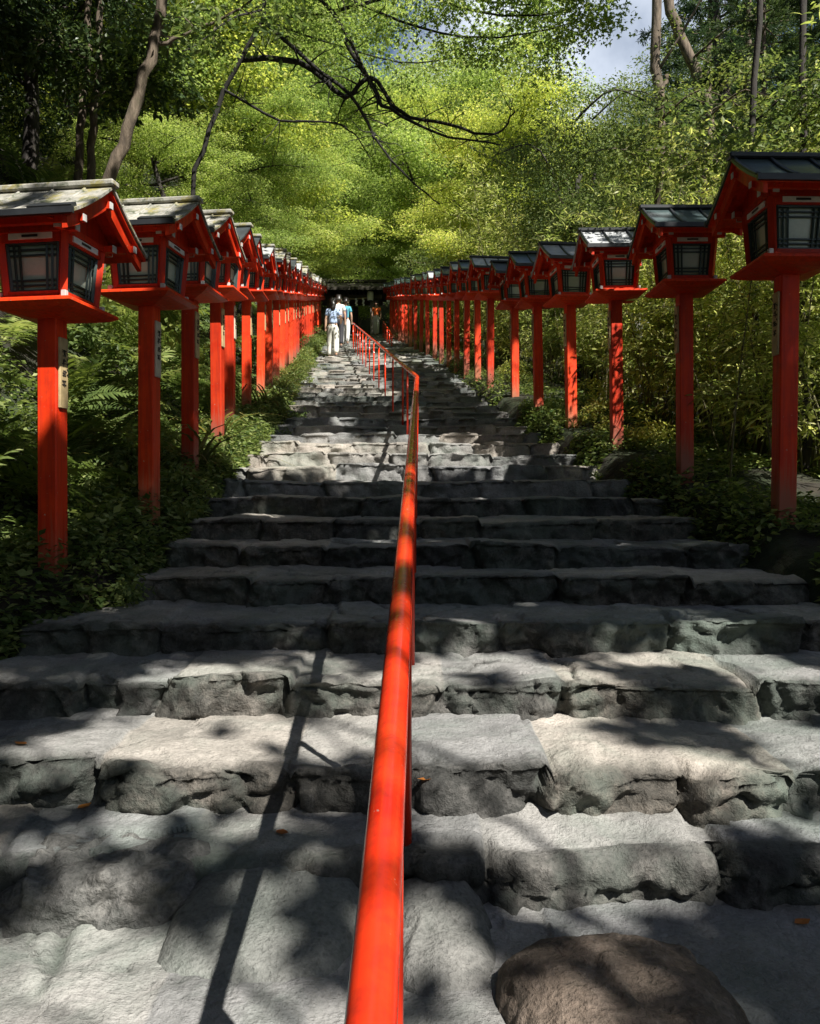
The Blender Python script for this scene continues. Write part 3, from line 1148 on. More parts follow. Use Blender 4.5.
# ------------------------------------------------------------------ people
def skin_obj(name, chains, mat, parent, sub=2, root=0):
    """chains: list of [(x,y,z,r),...]; the first point of a later chain may be an index into the verts"""
    vs, rs, es = [], [], []
    for ch in chains:
        prev = None
        for p in ch:
            if isinstance(p, int): prev = p; continue
            vs.append(p[:3]); rs.append(p[3] if len(p) == 4 else (p[3], p[4]))
            if prev is not None: es.append((prev, len(vs) - 1))
            prev = len(vs) - 1
    me = bpy.data.meshes.new(name)
    me.from_pydata(vs, es, [])
    o = bpy.data.objects.new(name, me)
    COL.objects.link(o)
    o.modifiers.new('s', 'SKIN')
    for k, sv in enumerate(me.skin_vertices[0].data):
        r = rs[k]
        sv.radius = r if isinstance(r, tuple) else (r, r)
        sv.use_root = (k == root)
    sb = o.modifiers.new('b', 'SUBSURF'); sb.levels = sub; sb.render_levels = sub
    dg = bpy.context.evaluated_depsgraph_get()
    dg.update()
    me2 = bpy.data.meshes.new_from_object(o.evaluated_get(dg))
    me2.name = name
    bpy.data.objects.remove(o)
    bpy.data.meshes.remove(me)
    me2.materials.clear(); me2.materials.append(mat)
    for p in me2.polygons: p.use_smooth = True
    return link(name, me2, parent)


def person(loc, rz, h, top, legs, hairmat, label, long_hair=True, stride=.16, sleeve=True, arm='down', wide=True):
    root = empty('person', loc, rz)
    tag(root, label, 'person', 'visitors on the stairs')
    s = h / 1.65
    def q(*c): return tuple(v * s for v in c)
    st = stride
    # body faces +y (up the stairs), left is -x
    torso = [q(0, 0, .88, .105), q(0, .01, 1.05, .095), q(0, .015, 1.2, .11), q(0, .005, 1.32, .10), q(0, .0, 1.39, .055), q(0, .015, 1.45, .048), q(0, .03, 1.53, .082), q(0, .025, 1.60, .07)]
    lg = [[0, q(-.085, .02, .80, .082), q(-.09, st * .7, .46, .056), q(-.09, st * .55, .09, .038), q(-.09, st * .55 + .10, .035, .034)],
          [0, q(.085, .0, .80, .082), q(.09, -st * .2, .45, .056), q(.09, -st * .9, .11, .038), q(.09, -st * .9 + .09, .035, .034)]]
    if arm == 'bent':
        ar = [[3, q(-.15, 0, 1.33, .048), q(-.20, -.02, 1.07, .038), q(-.21, .03, .84, .028), q(-.21, .05, .755, .026)],
              [3, q(.15, 0, 1.33, .048), q(.235, -.03, 1.09, .038), q(.215, .17, 1.02, .028), q(.19, .25, 1.04, .026)]]
    else:
        ar = [[3, q(-.15, 0, 1.33, .048), q(-.20, -.05, 1.07, .038), q(-.20, -.02, .84, .028), q(-.20, 0, .755, .026)],
              [3, q(.15, 0, 1.33, .048), q(.20, .05, 1.07, .038), q(.20, .12, .85, .028), q(.20, .14, .765, .026)]]
    skin_obj('body', [torso] + lg + ar, M['skin'], root)
    # top
    tp = [q(0, 0, .93, .135), q(0, .0, 1.05, .128), q(0, .01, 1.2, .132), q(0, .005, 1.31, .118), q(0, .0, 1.385, .07)]
    a2 = []
    for ch in ar:
        sh, el = ch[1], ch[2]
        mid = tuple(sh[k] + (el[k] - sh[k]) * .62 for k in range(3)) + (.066 * s,)
        a2.append([3, sh[:3] + (.068 * s,), mid])
    skin_obj('top', [tp] + a2, top, root, 2)
    # trousers
    w = 1.18 if wide else 1.0
    tr = [q(0, 0, .97, .125), q(0, 0, .88, .128)]
    l2 = []
    for ch in lg:
        hp, kn, an = ch[1], ch[2], ch[3]
        l2.append([1, hp[:3] + (.102 * s,), kn[:3] + (.075 * w * s,), an[:3] + (.062 * w * s,)])
    skin_obj('trousers', [tr] + l2, legs, root, 2)
    for ch in lg:
        an, to = ch[3], ch[4]
        skin_obj('shoe', [[(an[0], an[1] - .035 * s, .045 * s, .042 * s), (an[0], an[1] + .05 * s, .042 * s, .045 * s), (to[0], to[1] + .02 * s, .034 * s, .034 * s)]], M['shoe'], root, 1)
    if long_hair:
        skin_obj('hair', [[q(0, .015, 1.635, .062), q(0, -.012, 1.57, .094), q(0, -.035, 1.47, .088), q(0, -.055, 1.36, .075), q(0, -.06, 1.29, .05)]], hairmat, root, 2, 1)
    else:
        skin_obj('hair', [[q(0, .025, 1.645, .058), q(0, .005, 1.59, .088), q(0, -.01, 1.52, .075)]], hairmat, root, 2, 1)
    # face (turned up the stairs): nose, mouth, eyes and ears
    m = MB()
    m.bar(q(0, .105, 1.555), q(0, .128, 1.525), .016 * s, .016 * s)
    m.build('nose', M['skin'], root)
    for e in (-1, 1):
        m = MB(); m.box(q(e * .083, .03, 1.535), (.014 * s, .03 * s, .05 * s), bev=.004); m.build('ear', M['skin'], root)
        m = MB(); m.box(q(e * .032, .104, 1.558), (.022 * s, .008 * s, .009 * s)); m.build('eye', M['hair'], root)
    m = MB(); m.box(q(0, .104, 1.49), (.04 * s, .008 * s, .008 * s)); m.build('mouth', M['cloth_orange'], root)
    return root


def on_stair(px, Y, extra=0.0):
    i = math.floor((Y - 2.62) / STEP_R)
    return ((px - 410) * Y / F, Y, edge_z(i) + .012 + extra)


person(on_stair(333, 22.2), R(4), 1.64, M['cloth_blue'], M['cloth_cream'], M['hair'],
       'woman in a pale blue top and wide white trousers walking up the stairs', True, .17, True, 'bent')
person(on_stair(338.5, 26.3), R(0), 1.72, M['cloth_white'], M['cloth_black'], M['hair'],
       'person in a loose white top and dark trousers walking ahead of the woman in blue', False, .14)
person(on_stair(345.5, 28.2), R(-6), 1.66, M['cloth_teal'], M['cloth_white'], M['hair'],
       'person in a teal top and white trousers with a dark backpack near the gate', False, .14, True, 'down', False)
person((W(376.5, 0, 35.2)[0], 35.2, edge_z(54) + .012), R(160), 1.5, M['cloth_orange'], M['cloth_white'], M['hair'],
       'person in an orange top coming down by the right side of the gate', False, .12)
_b = on_stair(343.5, 28.2)
bp = empty('backpack', (_b[0] + .02, _b[1] - .17, _b[2] + 1.08))
tag(bp, 'dark navy backpack worn over the teal top', 'backpack')
m = MB(); m.box((0, 0, 0), (.27, .13, .38), bev=.045); m.box((0, -.075, -.06), (.20, .05, .18), bev=.02); m.build('bag', M['cloth_navy'], bp)
m = MB()
for s in (-1, 1): m.tube([(s * .09, .05, -.14), (s * .11, .06, .05), (s * .1, .14, .22), (s * .1, .24, .18)], .014, 6)
m.build('strap', M['cloth_navy'], bp)

# ------------------------------------------------------------------ leaves
T_DIAMOND = (np.array([[0, 0, 0], [.45, .5, .06], [1, 0, -.05], [.45, -.5, .06]]), np.array([[0, 3, 2, 1]]))
T_LANCE = (np.array([[0, 0, 0], [.25, .5, .02], [.65, .34, -.02], [1, 0, -.16], [.65, -.34, -.02], [.25, -.5, .02]]),
           np.array([[0, 5, 2, 1], [5, 4, 3, 2]]))
T_LANCE = (np.array([[0, 0, 0], [.3, .5, .02], [.3, -.5, .02], [.7, .36, -.05], [.7, -.36, -.05], [1, .02, -.2], [1, -.02, -.2]]),
           np.array([[0, 0, 2, 1], [1, 2, 4, 3], [3, 4, 6, 5]]))
T_MAPLE = (np.array([[0, 0, 0], [.35, .55, -.04], [.5, .16, .03], [1, 0, -.08], [.5, -.16, .03], [.35, -.55, -.04]]),
           np.array([[0, 2, 1, 1], [0, 4, 3, 2], [0, 5, 4, 4]]))


def unit(a):
    return a / np.maximum(np.linalg.norm(a, axis=-1, keepdims=True), 1e-9)


def leaf_arrays(pos, nrm, dr, L, Wd, tmpl):
    tv, tf = tmpl
    n = unit(nrm)
    a = unit(dr - (dr * n).sum(1, keepdims=True) * n)
    b = np.cross(n, a)
    k = len(tv)
    V = (pos[:, None, :] + tv[None, :, 0, None] * (a * L[:, None])[:, None, :]
         + tv[None, :, 1, None] * (b * Wd[:, None])[:, None, :] + tv[None, :, 2, None] * (n * L[:, None])[:, None, :])
    return V.reshape(-1, 3), k


def leaf_mesh(name, pos, nrm, dr, L, Wd, tmpl, mat, rnd):
    if tmpl is not T_DIAMOND:
        # fan templates are built from quads only; degenerate corners become triangles
        tv, tf = tmpl
    V, k = leaf_arrays(pos, nrm, dr, L, Wd, tmpl)
    tf = tmpl[1]
    tris = []
    for f in tf:
        u = list(dict.fromkeys(f.tolist()))
        for q in range(1, len(u) - 1): tris.append([u[0], u[q], u[q + 1]])
    if tmpl is T_DIAMOND: tris = [[0, 3, 2, 1]]
    tf = np.array(tris)
    Fc = (tf[None] + (np.arange(len(pos)) * k)[:, None, None]).reshape(-1, tf.shape[1])
    return np_mesh(name, V, Fc, mat, False, {'rnd': np.repeat(rnd, k)})


def clump_leaves(rng, clumps, per, size, aspect, flat, up=.8, droop=.0):
    """clumps: (x,y,z,r,zr); returns pos,nrm,dir,L,W,rnd"""
    P, Nn, D, Rn = [], [], [], []
    for (x, y, z, r, zr) in clumps:
        n = int(per * (r ** 2))
        d = unit(rng.normal(size=(n, 3)))
        rad = rng.random(n) ** .45
        p = d * rad[:, None] * np.array([r, r, zr])
        p[:, 2] -= droop * (p[:, 0] ** 2 + p[:, 1] ** 2) / max(r, .1)
        # sub-sprays
        p += .10 * r * rng.normal(size=(n, 3)) * np.array([1, 1, .4])
        P.append(p + np.array([x, y, z]))
        nn = rng.normal(size=(n, 3)) * (1 - up) + np.array([0, 0, up]) + d * .35
        Nn.append(nn)
        D.append(d * np.array([1, 1, .3]) + rng.normal(size=(n, 3)) * .6 + np.array([0, 0, -flat]))
        Rn.append(np.clip(rng.random(n) * .7 + rng.random() * .3, 0, 1))
    P, Nn, D, Rn = map(np.concatenate, (P, Nn, D, Rn))
    s = size * (.7 + .6 * rng.random(len(P)))
    return P, Nn, D, s, s * aspect, Rn


def limb(m, rng, p0, d, length, r0, r1=None, n=7, wig=.12, grav=0.0):
    pts = [np.array(p0, float)]
    d = np.array(d, float) / np.linalg.norm(d)
    for q in range(n):
        d = d + rng.normal(size=3) * wig + np.array([0, 0, grav])
        d /= np.linalg.norm(d)
        pts.append(pts[-1] + d * length / n)
    r1 = r0 * .25 if r1 is None else r1
    m.tube(pts, [r0 + (r1 - r0) * (q / n) ** .8 for q in range(n + 1)], 7)
    return pts


TREES = {}


def make_tree(key, name, kind, seed):
    rng = np.random.default_rng(seed)
    m = MB()
    clumps = []
    if kind in ('maple', 'broad', 'dark'):
        H = 6.2 if kind == 'maple' else 6.0
        lean = rng.normal(size=2) * .12
        tr = limb(m, rng, (0, 0, -.4), (lean[0], lean[1], 1), H, .15, .06, 10, .07)
        nb = 13
        for q in range(nb):
            k = (4 if kind == 'maple' else 3) + int(q * 6.5 / nb)
            az = q * 2.4 + rng.random()
            el = rng.uniform(.05, .6) if kind == 'maple' else rng.uniform(.2, .9)
            ln = rng.uniform(1.8, 3.3) * (1.0 if kind == 'maple' else .8) * (1.1 - .4 * q / nb)
            b = limb(m, rng, tr[k], (math.cos(az), math.sin(az), el), ln, .05, .012, 7, .12, .02 if kind != 'maple' else -.01)
            for t in (3, 5, 7):
                p = b[t] + rng.normal(size=3) * .15
                r = rng.uniform(.5, .95)
                clumps.append((*p, r, r * (.20 if kind == 'maple' else .55)))
                for s in range(2):
                    az2 = az + rng.uniform(-1.4, 1.4)
                    sb = limb(m, rng, b[t], (math.cos(az2), math.sin(az2), rng.uniform(-.1, .5)), rng.uniform(.5, 1.1), .014, .004, 4, .18)
                    r = rng.uniform(.4, .75)
                    clumps.append((*sb[-1], r, r * (.20 if kind == 'maple' else .55)))
        top = tr[-1]
        for q in range(5):
            r = rng.uniform(.6, .9)
            clumps.append((top[0] + rng.normal() * .5, top[1] + rng.normal() * .5, top[2] + rng.uniform(-.3, .5), r, r * .4))
        if kind == 'maple':
            a = clump_leaves(rng, clumps, 1350, .058, .85, .1, .66, .15)
            mat, tm, bark = M['leaf_maple'], T_MAPLE, M['bark_dark']
        elif kind == 'broad':
            a = clump_leaves(rng, clumps, 950, .075, .48, .3, .45, .0)
            mat, tm, bark = M['leaf_mid'], T_DIAMOND, M['bark']
        else:
            a = clump_leaves(rng, clumps, 620, .105, .42, .35, .45, .0)
            mat, tm, bark = M['leaf_dark'], T_DIAMOND, M['bark_dark']
    elif kind == 'cedar':
        H = 13
        tr = limb(m, rng, (0, 0, -.5), (0, 0, 1), H, .20, .02, 14, .012)
        P, Nn, D, Rn, Ls = [], [], [], [], []
        nb = 64
        for q in range(nb):
            f = .18 + .82 * q / nb
            p0 = tr[0] + (tr[-1] - tr[0]) * f
            az = q * 2.399 + rng.random() * .5
            ln = (2.9 * (1 - f) ** .7 + .35) * rng.uniform(.75, 1.15)
            b = limb(m, rng, p0, (math.cos(az), math.sin(az), .18), ln, .028, .006, 6, .06, -.05)
            b = np.array(b)
            nsp = int(10 + ln * 9)
            for s in range(nsp):
                t = rng.uniform(.2, 1) * 6
                k = min(5, int(t))
                c = b[k] + (b[k + 1] - b[k]) * (t - k)
                az2 = az + rng.uniform(-1.2, 1.2)
                dirn = np.array([math.cos(az2), math.sin(az2), rng.uniform(-.5, .25)])
                sl = rng.uniform(.25, .55)
                n = 26
                tt = rng.random(n)
                pp = c + dirn * (tt * sl)[:, None] + np.array([0, 0, -.18]) * (tt ** 2 * sl)[:, None] + rng.normal(size=(n, 3)) * .025
                P.append(pp)
                D.append(dirn + rng.normal(size=(n, 3)) * .55)
                Nn.append(rng.normal(size=(n, 3)) * .6 + np.array([0, 0, .7]))
                Rn.append(np.clip(rng.random() * .5 + rng.random(n) * .5, 0, 1))
                Ls.append(rng.uniform(.09, .16, n))
        P, Nn, D, Rn, Ls = map(np.concatenate, (P, Nn, D, Rn, Ls))
        a = (P, Nn, D, Ls, Ls * .2, Rn)
        mat, tm, bark = M['leaf_cedar'], T_DIAMOND, M['bark']
    trunk_me = m.build('trunk', bark).data
    for o in [o for o in COL.objects if o.data == trunk_me]: bpy.data.objects.remove(o)
    crown_me = leaf_mesh('crown', *a[:5], tm, mat, a[5])
    TREES[key] = (name, trunk_me, crown_me)


for k in range(3): make_tree(f'maple{k}', 'maple_tree', 'maple', 20 + k)
for k in range(2): make_tree(f'broad{k}', 'broadleaf_tree', 'broad', 40 + k)
for k in range(2): make_tree(f'dark{k}', 'evergreen_tree', 'dark', 60 + k)
for k in range(2): make_tree(f'cedar{k}', 'cedar_tree', 'cedar', 80 + k)


def plant_tree(key, x, y, sc, rz, label, group, dz=0.0, tilt=(0, 0)):
    name, tm, cm = TREES[key]
    z = gz1(x, y) + dz
    o = empty(name, (x, y, z), rz)
    o.rotation_euler = (tilt[0], tilt[1], rz)
    o.scale = (sc, sc, sc)
    tag(o, label, 'tree', group)
    link('trunk', tm, o)
    link('crown', cm, o)
    return o


GM = 'bright green maples arching over the stairs'
GD = 'dark evergreen trees on the left bank'
GC = 'conifers on the right'
GB = 'mixed trees on the slope behind the lanterns'
rt = random.Random(3)
# maples: left of the stairs, over it, and on the slope behind the gate
for k, (x, y, s) in enumerate([(-6.0, 14.5, 1.05), (-5.2, 18.5, 1.15), (-7.5, 21, 1.5), (-5.6, 24, 1.3), (-7, 29, 1.7), (-6.6, 34, 1.5),
                               (3.6, 31, 1.25), (4.2, 35, 1.5), (-3.2, 42.5, 1.4), (.6, 43, 1.5), (-6.5, 42, 1.7), (-1.5, 48, 1.9), (3.5, 47, 1.8),
                               (3.0, 24, 1.15), (1.6, 30, 1.95), (-4.2, 16.5, 1.35), (4.6, 29, 1.15), (-3.5, 13, .55), (-3.9, 15.8, .62), (-4.1, 19, .68), (-4.5, 23.5, .75), (-4.9, 28, .85), (-5.0, 32.5, .9), (-3.6, 46, 2.2), (-9, 50, 2.1), (-5, 55, 2.2), (1, 57, 2.3), (-12, 40, 2.0), (-2.5, 66, 2.5), (4, 66, 2.5)]):
    if k < 4: lab = ['lowest maple on the left bank, leaning over the lanterns', 'second maple up the left bank, with leaves over the stairs', 'tall maple high on the left bank', 'maple beside the stairs in front of the gate on the left'][k]
    else: lab = 'bright yellow-green maple on the slope around the gate'
    plant_tree(f'maple{k % 3}', x, y, s, rt.uniform(0, 6.28), lab, GM)
for k, (x, y, s) in enumerate([(-5.2, 7.5, .85), (-7.2, 9.5, 1.0), (-6.6, 6.0, .9), (-9, 12, 1.25), (-5.4, 11.2, .85), (-11, 8, 1.4), (-10.5, 16, 1.5),
                               (-13, 12, 1.6), (-8.2, 16.5, 1.2), (-14, 22, 2.0), (-16, 16, 1.9), (-12, 30, 2.0), (-18, 28, 2.4), (-20, 40, 2.5)]):
    plant_tree(f'dark{k % 2}', x, y, s, rt.uniform(0, 6.28), 'dark evergreen broadleaf tree standing in shade on the left bank', GD)
for k, (x, y, s) in enumerate([(8.6, 14, .95), (11.5, 18, 1.15), (8.3, 19, .95), (10.5, 25, 1.3), (14, 26, 1.5), (8.5, 30, .8), (17, 22, 1.4), (13, 36, 1.7), (20, 34, 1.8)]):
    plant_tree(f'cedar{k % 2}', x, y, s, rt.uniform(0, 6.28), 'tall conifer with drooping dark green sprays right of the stairs', GC)
for k, (x, y, s) in enumerate([(4.6, 16.5, .85), (3.6, 21.5, .95), (5.2, 25, 1.2), (3.4, 28, 1.1), (8.8, 22, 1.0), (6.0, 36, 1.7), (9.5, 40, 1.3),
                               (9.5, 12.0, .8), (13, 13, 1.2), (15, 17, 1.5), (14, 44, 1.5), (8, 52, 2.2), (22, 26, 2.2), (20, 48, 2.8), (13, 60, 1.7)]):
    plant_tree(f'broad{k % 2}', x, y, s, rt.uniform(0, 6.28), 'leafy green broadleaf tree behind the right row of lanterns', GB)


for k, (key, x, y, sc) in enumerate([('dark0', -6.5, 1.0, 1.3), ('dark1', -7.0, -3.5, 1.5), ('dark0', -4.5, -8.0, 1.5), ('dark1', -10, -8, 2.0), ('dark0', -1.0, -13, 1.6),
                                     ('broad0', 3.5, -15, 1.6), ('dark1', 8.0, -16, 1.7), ('broad1', 13, -10, 1.6), ('dark0', 13.5, -3, 1.6), ('dark1', 12.5, 3, 1.4),
                                     ('dark1', -12, 2, 2.0), ('dark0', 2.0, -20, 2.0), ('dark0', -8, -16, 2.2)]):
    plant_tree(key, x, y, sc, rt.uniform(0, 6.28), 'unseen tree added around the foot of the stairs to block sky light', 'unseen trees added to block sky light')  # added out of view to block sky light and deepen the shade


# slender trunks seen one by one
def slim_tree(name, pts, r0, r1, mat, label, branches=(), leafkey=None, per=300, leafsize=.1, cl=()):
    rng = np.random.default_rng(int(abs(pts[0][0]) * 1000) % 9999)
    base = Vector(pts[0])
    o = empty(name, base)
    tag(o, label, 'tree')
    m = MB()
    n = len(pts)
    # refine
    fine, rad = [], []
    for q in range(n - 1):
        for t in range(4):
            p = Vector(pts[q]).lerp(Vector(pts[q + 1]), t / 4)
            j = rng.normal(size=3) * r0 * .25
            fine.append(p + Vector(j)); rad.append(r0 + (r1 - r0) * ((q + t / 4) / (n - 1)))
    fine.append(Vector(pts[-1])); rad.append(r1)
    m.tube([p - base for p in fine], rad, 10)
    clumps = []
    for br, rb, *lf in branches:
        leafy = leafkey and (not lf or lf[0])
        f2, rd = [], []
        bp_ = [Vector(br[0])] + [Vector(p) for p in br] + [Vector(br[-1])]
        for q in range(len(br) - 1):
            a0, a1, a2, a3 = bp_[q:q + 4]
            for t in range(4):
                w = t / 4                                   # Catmull-Rom: limbs bend, they do not kink
                p = .5 * (2 * a1 + (a2 - a0) * w + (2 * a0 - 5 * a1 + 4 * a2 - a3) * w * w + (3 * a1 - a0 - 3 * a2 + a3) * w ** 3)
                f2.append(p + Vector(rng.normal(size=3) * rb * .22) - base)
                rd.append(.85 * rb * (1 - .75 * (q + w) / (len(br) - 1)))
        f2.append(Vector(br[-1]) - base); rd.append(rb * .22)
        m.tube(f2, rd, 7)
        for q in range(2, len(f2), 2):
            for s in range(2):
                d = rng.normal(size=3) * np.array([1, 1, .5])
                tw = limb(m, rng, f2[q], d, rng.uniform(.25, .6), rd[q] * .45, .003, 4, .2)
                if leafy: clumps.append((*tw[-1], .35, .13))
        if leafy: clumps.append((*f2[-1], .45, .16))
    m.build('trunk', mat, o)
    for c in cl: clumps.append((c[0] - base.x, c[1] - base.y, c[2] - base.z, c[3], c[4]))
    if clumps and leafkey:
        a = clump_leaves(rng, clumps, per, leafsize, .5 if leafkey != 'leaf_maple' else .85, .2, .6, .1)
        link('crown', leaf_mesh('crown', *a[:5], T_MAPLE if leafkey == 'leaf_maple' else T_DIAMOND, M[leafkey], a[5]), o)
    return o


def gp(px, Y):
    x = (px - 410) * Y / F
    return (x, Y, gz1(x, Y) - .2)


# left: the slanting brown trunk with its side branch, and two thin ones
_b = W(106, 190, 9.0)
slim_tree('broadleaf_tree', [(_b[0] - .15, 9.0, gz1(_b[0] - .15, 9.0) - .3), W(106, 190, 9), W(128, 130, 9), W(150, 60, 9), W(166, -10, 9), W(172, -160, 9.3), W(200, -330, 9.6)],
          .075, .05, M['bark'], 'slanting slender brown trunk above the second left-hand lantern',
          [([W(160, 45, 9), W(195, 30, 9), W(240, 8, 8.8), W(300, -40, 8.5)], .03),
           ([W(172, -160, 9.3), W(120, -240, 9.0), W(40, -300, 8.6)], .035)], 'leaf_mid', 500, .10)
for px, lab in ((78, 'thin pale trunk in the shade left of the slanting tree'), (90, 'second thin trunk in the shade, just left of the slanting tree')):
    slim_tree('broadleaf_tree', [gp(px - 4, 10.5), W(px, 180, 10.5), W(px + 4, 110, 10.5), W(px + 12, 60, 10.6), W(px + 10, -20, 10.6), W(px + 25, -120, 10.6)], .06, .035,
              M['bark'], lab, [([W(px + 4, 110, 10.5), W(px + 40, 85, 10.3), W(px + 75, 80, 10)], .022), ([W(px + 12, 60, 10.6), W(px - 40, 40, 10.2), W(px - 80, 45, 9.8)], .022)], 'leaf_dark', 600, .11)
# the maple whose dark limbs cross the middle of the view
slim_tree('maple_tree', [gp(180, 11), W(195, 170, 11), W(225, 90, 11), W(262, 20, 10.8), W(270, -60, 10.6)], .034, .03, M['bark_silhouette'],
          'maple leaning from the left bank with dark bare limbs crossing the middle of the view',
          [([W(262, 20, 10.8), W(310, 63, 10.4), W(350, 95, 10.2), W(372, 130, 10.1), W(376, 140, 10), W(410, 180, 9.9), W(440, 204, 9.8)], .036, 0),
           ([W(240, 60, 11), W(300, 62, 10.6), W(345, 96, 10.5), W(372, 76, 10.4), W(400, 112, 10.3), W(450, 125, 10.2), W(495, 134, 10.1), W(515, 112, 10)], .050, 0),
           ([W(345, 40, 10.6), W(378, 95, 10.4), W(383, 105, 10.3), W(430, 131, 10.2), W(500, 145, 10)], .045, 0),
           ([W(225, 90, 11), W(280, 120, 10.6), W(330, 122, 10.4), W(355, 135, 10.3), W(370, 158, 10.2)], .024, 0),
           ([W(270, -40, 10.6), W(330, 10, 10.3), W(372, 85, 10.2), W(378, 110, 10.2)], .036, 0),
           ([W(262, 20, 11), W(340, 10, 10.5), W(420, -10, 10), W(480, 0, 9.6), W(530, 5, 9.3)], .035, 1),
           ([W(270, -40, 10.6), W(340, -5, 10.2), W(420, 28, 9.8), W(500, 38, 9.5), W(575, 22, 9.2)], .028, 1),
           ([W(268, -50, 10.6), W(370, -30, 10), W(460, 8, 9.6), W(540, 15, 9.2), W(585, 2, 9)], .028, 1),
           ([W(262, 20, 10.8), W(320, 40, 11), W(400, 62, 11.2), W(470, 58, 11.3), W(530, 66, 11.4)], .02, 1),
           ([W(262, 10, 10.8), W(230, 20, 10.4), W(190, 48, 10), W(150, 60, 9.7)], .02, 1),
           ([W(268, -30, 11), W(360, -20, 10.6), W(440, -30, 10), W(520, -40, 9.6)], .035, 1)],
          'leaf_maple', 1500, .052)
# right
slim_tree('broadleaf_tree', [gp(690, 22), W(668, 300, 22), W(662, 120, 22), W(657, 50, 22), W(655, -20, 22), W(650, -120, 22)], .16, .12, M['bark'],
          'upright dark trunk against the sky patch at the upper right', [([W(659, 70, 22), W(690, 20, 21.5), W(720, -40, 21)], .06)], 'leaf_mid', 200, .12)
slim_tree('broadleaf_tree', [gp(740, 23), W(705, 100, 23), W(690, 62, 23), W(670, 10, 23), W(660, -40, 23), W(640, -140, 23)], .16, .13, M['bark'],
          'leaning trunk crossing the sky patch at the upper right', [([W(690, 62, 23), W(725, 30, 22), W(765, 10, 22)], .05)], 'leaf_mid', 200, .12)
slim_tree('broadleaf_tree', [gp(735, 26), W(730, 150, 26), W(716, 20, 26), W(712, -60, 26), W(705, -200, 26)], .2, .16, M['bark_dark'],
          'thick dark trunk at the top edge, right of the sky patch', [([W(716, 20, 26), W(760, -10, 25), W(800, -60, 25)], .06)], 'leaf_mid', 200, .12)
for px, top, Y, r, mk, lab in ((706, 150, 9.5, .05, 'bark', 'slim sunlit brown trunk between the first and second right-hand lanterns'),
                               (661, 100, 11, .06, 'bark', 'brown trunk behind the gap between the second and third right-hand lanterns'),
                               (757, -40, 7.6, .045, 'bark_dark', 'thin dark trunk just left of the nearest right-hand lantern'),
                               (803, -40, 7.0, .045, 'bark_dark', 'thin dark trunk at the right edge behind the nearest lantern'),
                               (575, 200, 15, .09, 'bark_dark', 'dark trunk behind the fourth right-hand lantern'),
                               (592, 180, 16, .07, 'bark_dark', 'dark trunk between the third and fourth right-hand lanterns')):
    b = gp(px + 3, Y)
    slim_tree('broadleaf_tree', [b, W(px + 3, 420, Y), W(px, 320, Y), W(px - 3, 200 if top < 170 else top + 40, Y), W(px + 2, top, Y), W(px + 6, top - 25, Y + .1)], r, r * .5, M[mk], lab,
              [([W(px, 180 if top < 170 else 240, Y), W(px - 35, 150, Y - .3), W(px - 80, 155, Y - .5)], r * .35),
               ([W(px, 120, Y), W(px + 40, 90, Y - .4), W(px + 85, 110, Y - .6)], r * .35)], 'leaf_mid', 800, .06)


# cedar boughs near the right edge
def bough_tree():
    rng = np.random.default_rng(5)
    base = Vector((7.6, 11.2, gz1(7.6, 11.2) - .3))
    o = empty('cedar_tree', base)
    tag(o, 'shade-coloured cedar with heavy drooping boughs at the upper right corner', 'tree', GC)
    m = MB()
    limb(m, rng, (0, 0, 0), (0, 0, 1), 13, .16, .05, 14, .01)
    P, Nn, D, Rn, Ls = [], [], [], [], []
    for q in range(46):
        z = rng.uniform(5.6, 12)
        az = rng.uniform(math.pi * .55, math.pi * 1.75) if q % 4 else rng.uniform(0, 6.28)
        ln = rng.uniform(1.3, 2.6)
        b = np.array(limb(m, rng, (0, 0, z), (math.cos(az), math.sin(az), .1), ln, .026, .005, 6, .07, -.05))
        for s in range(int(24 * ln)):
            t = rng.uniform(.15, 1) * 6
            k = min(5, int(t)); c = b[k] + (b[k + 1] - b[k]) * (t - k)
            az2 = az + rng.uniform(-1.3, 1.3)
            dn = np.array([math.cos(az2), math.sin(az2), rng.uniform(-.6, .2)])
            sl = rng.uniform(.2, .5); n = 30
            tt = rng.random(n)
            P.append(c + dn * (tt * sl)[:, None] + rng.normal(size=(n, 3)) * .02)
            D.append(dn + rng.normal(size=(n, 3)) * .5); Nn.append(rng.normal(size=(n, 3)) * .6 + np.array([0, 0, .7]))
            Rn.append(np.clip(rng.random() * .4 + rng.random(n) * .4, 0, 1)); Ls.append(rng.uniform(.07, .13, n))
    m.build('trunk', M['bark'], o)
    P, Nn, D, Rn, Ls = map(np.concatenate, (P, Nn, D, Rn, Ls))
    link('crown', leaf_mesh('crown', P, Nn, D, Ls, Ls * .17, T_DIAMOND, M['leaf_dark'], Rn), o)  # darker than the other cedars: shade put into the leaf colour


bough_tree()

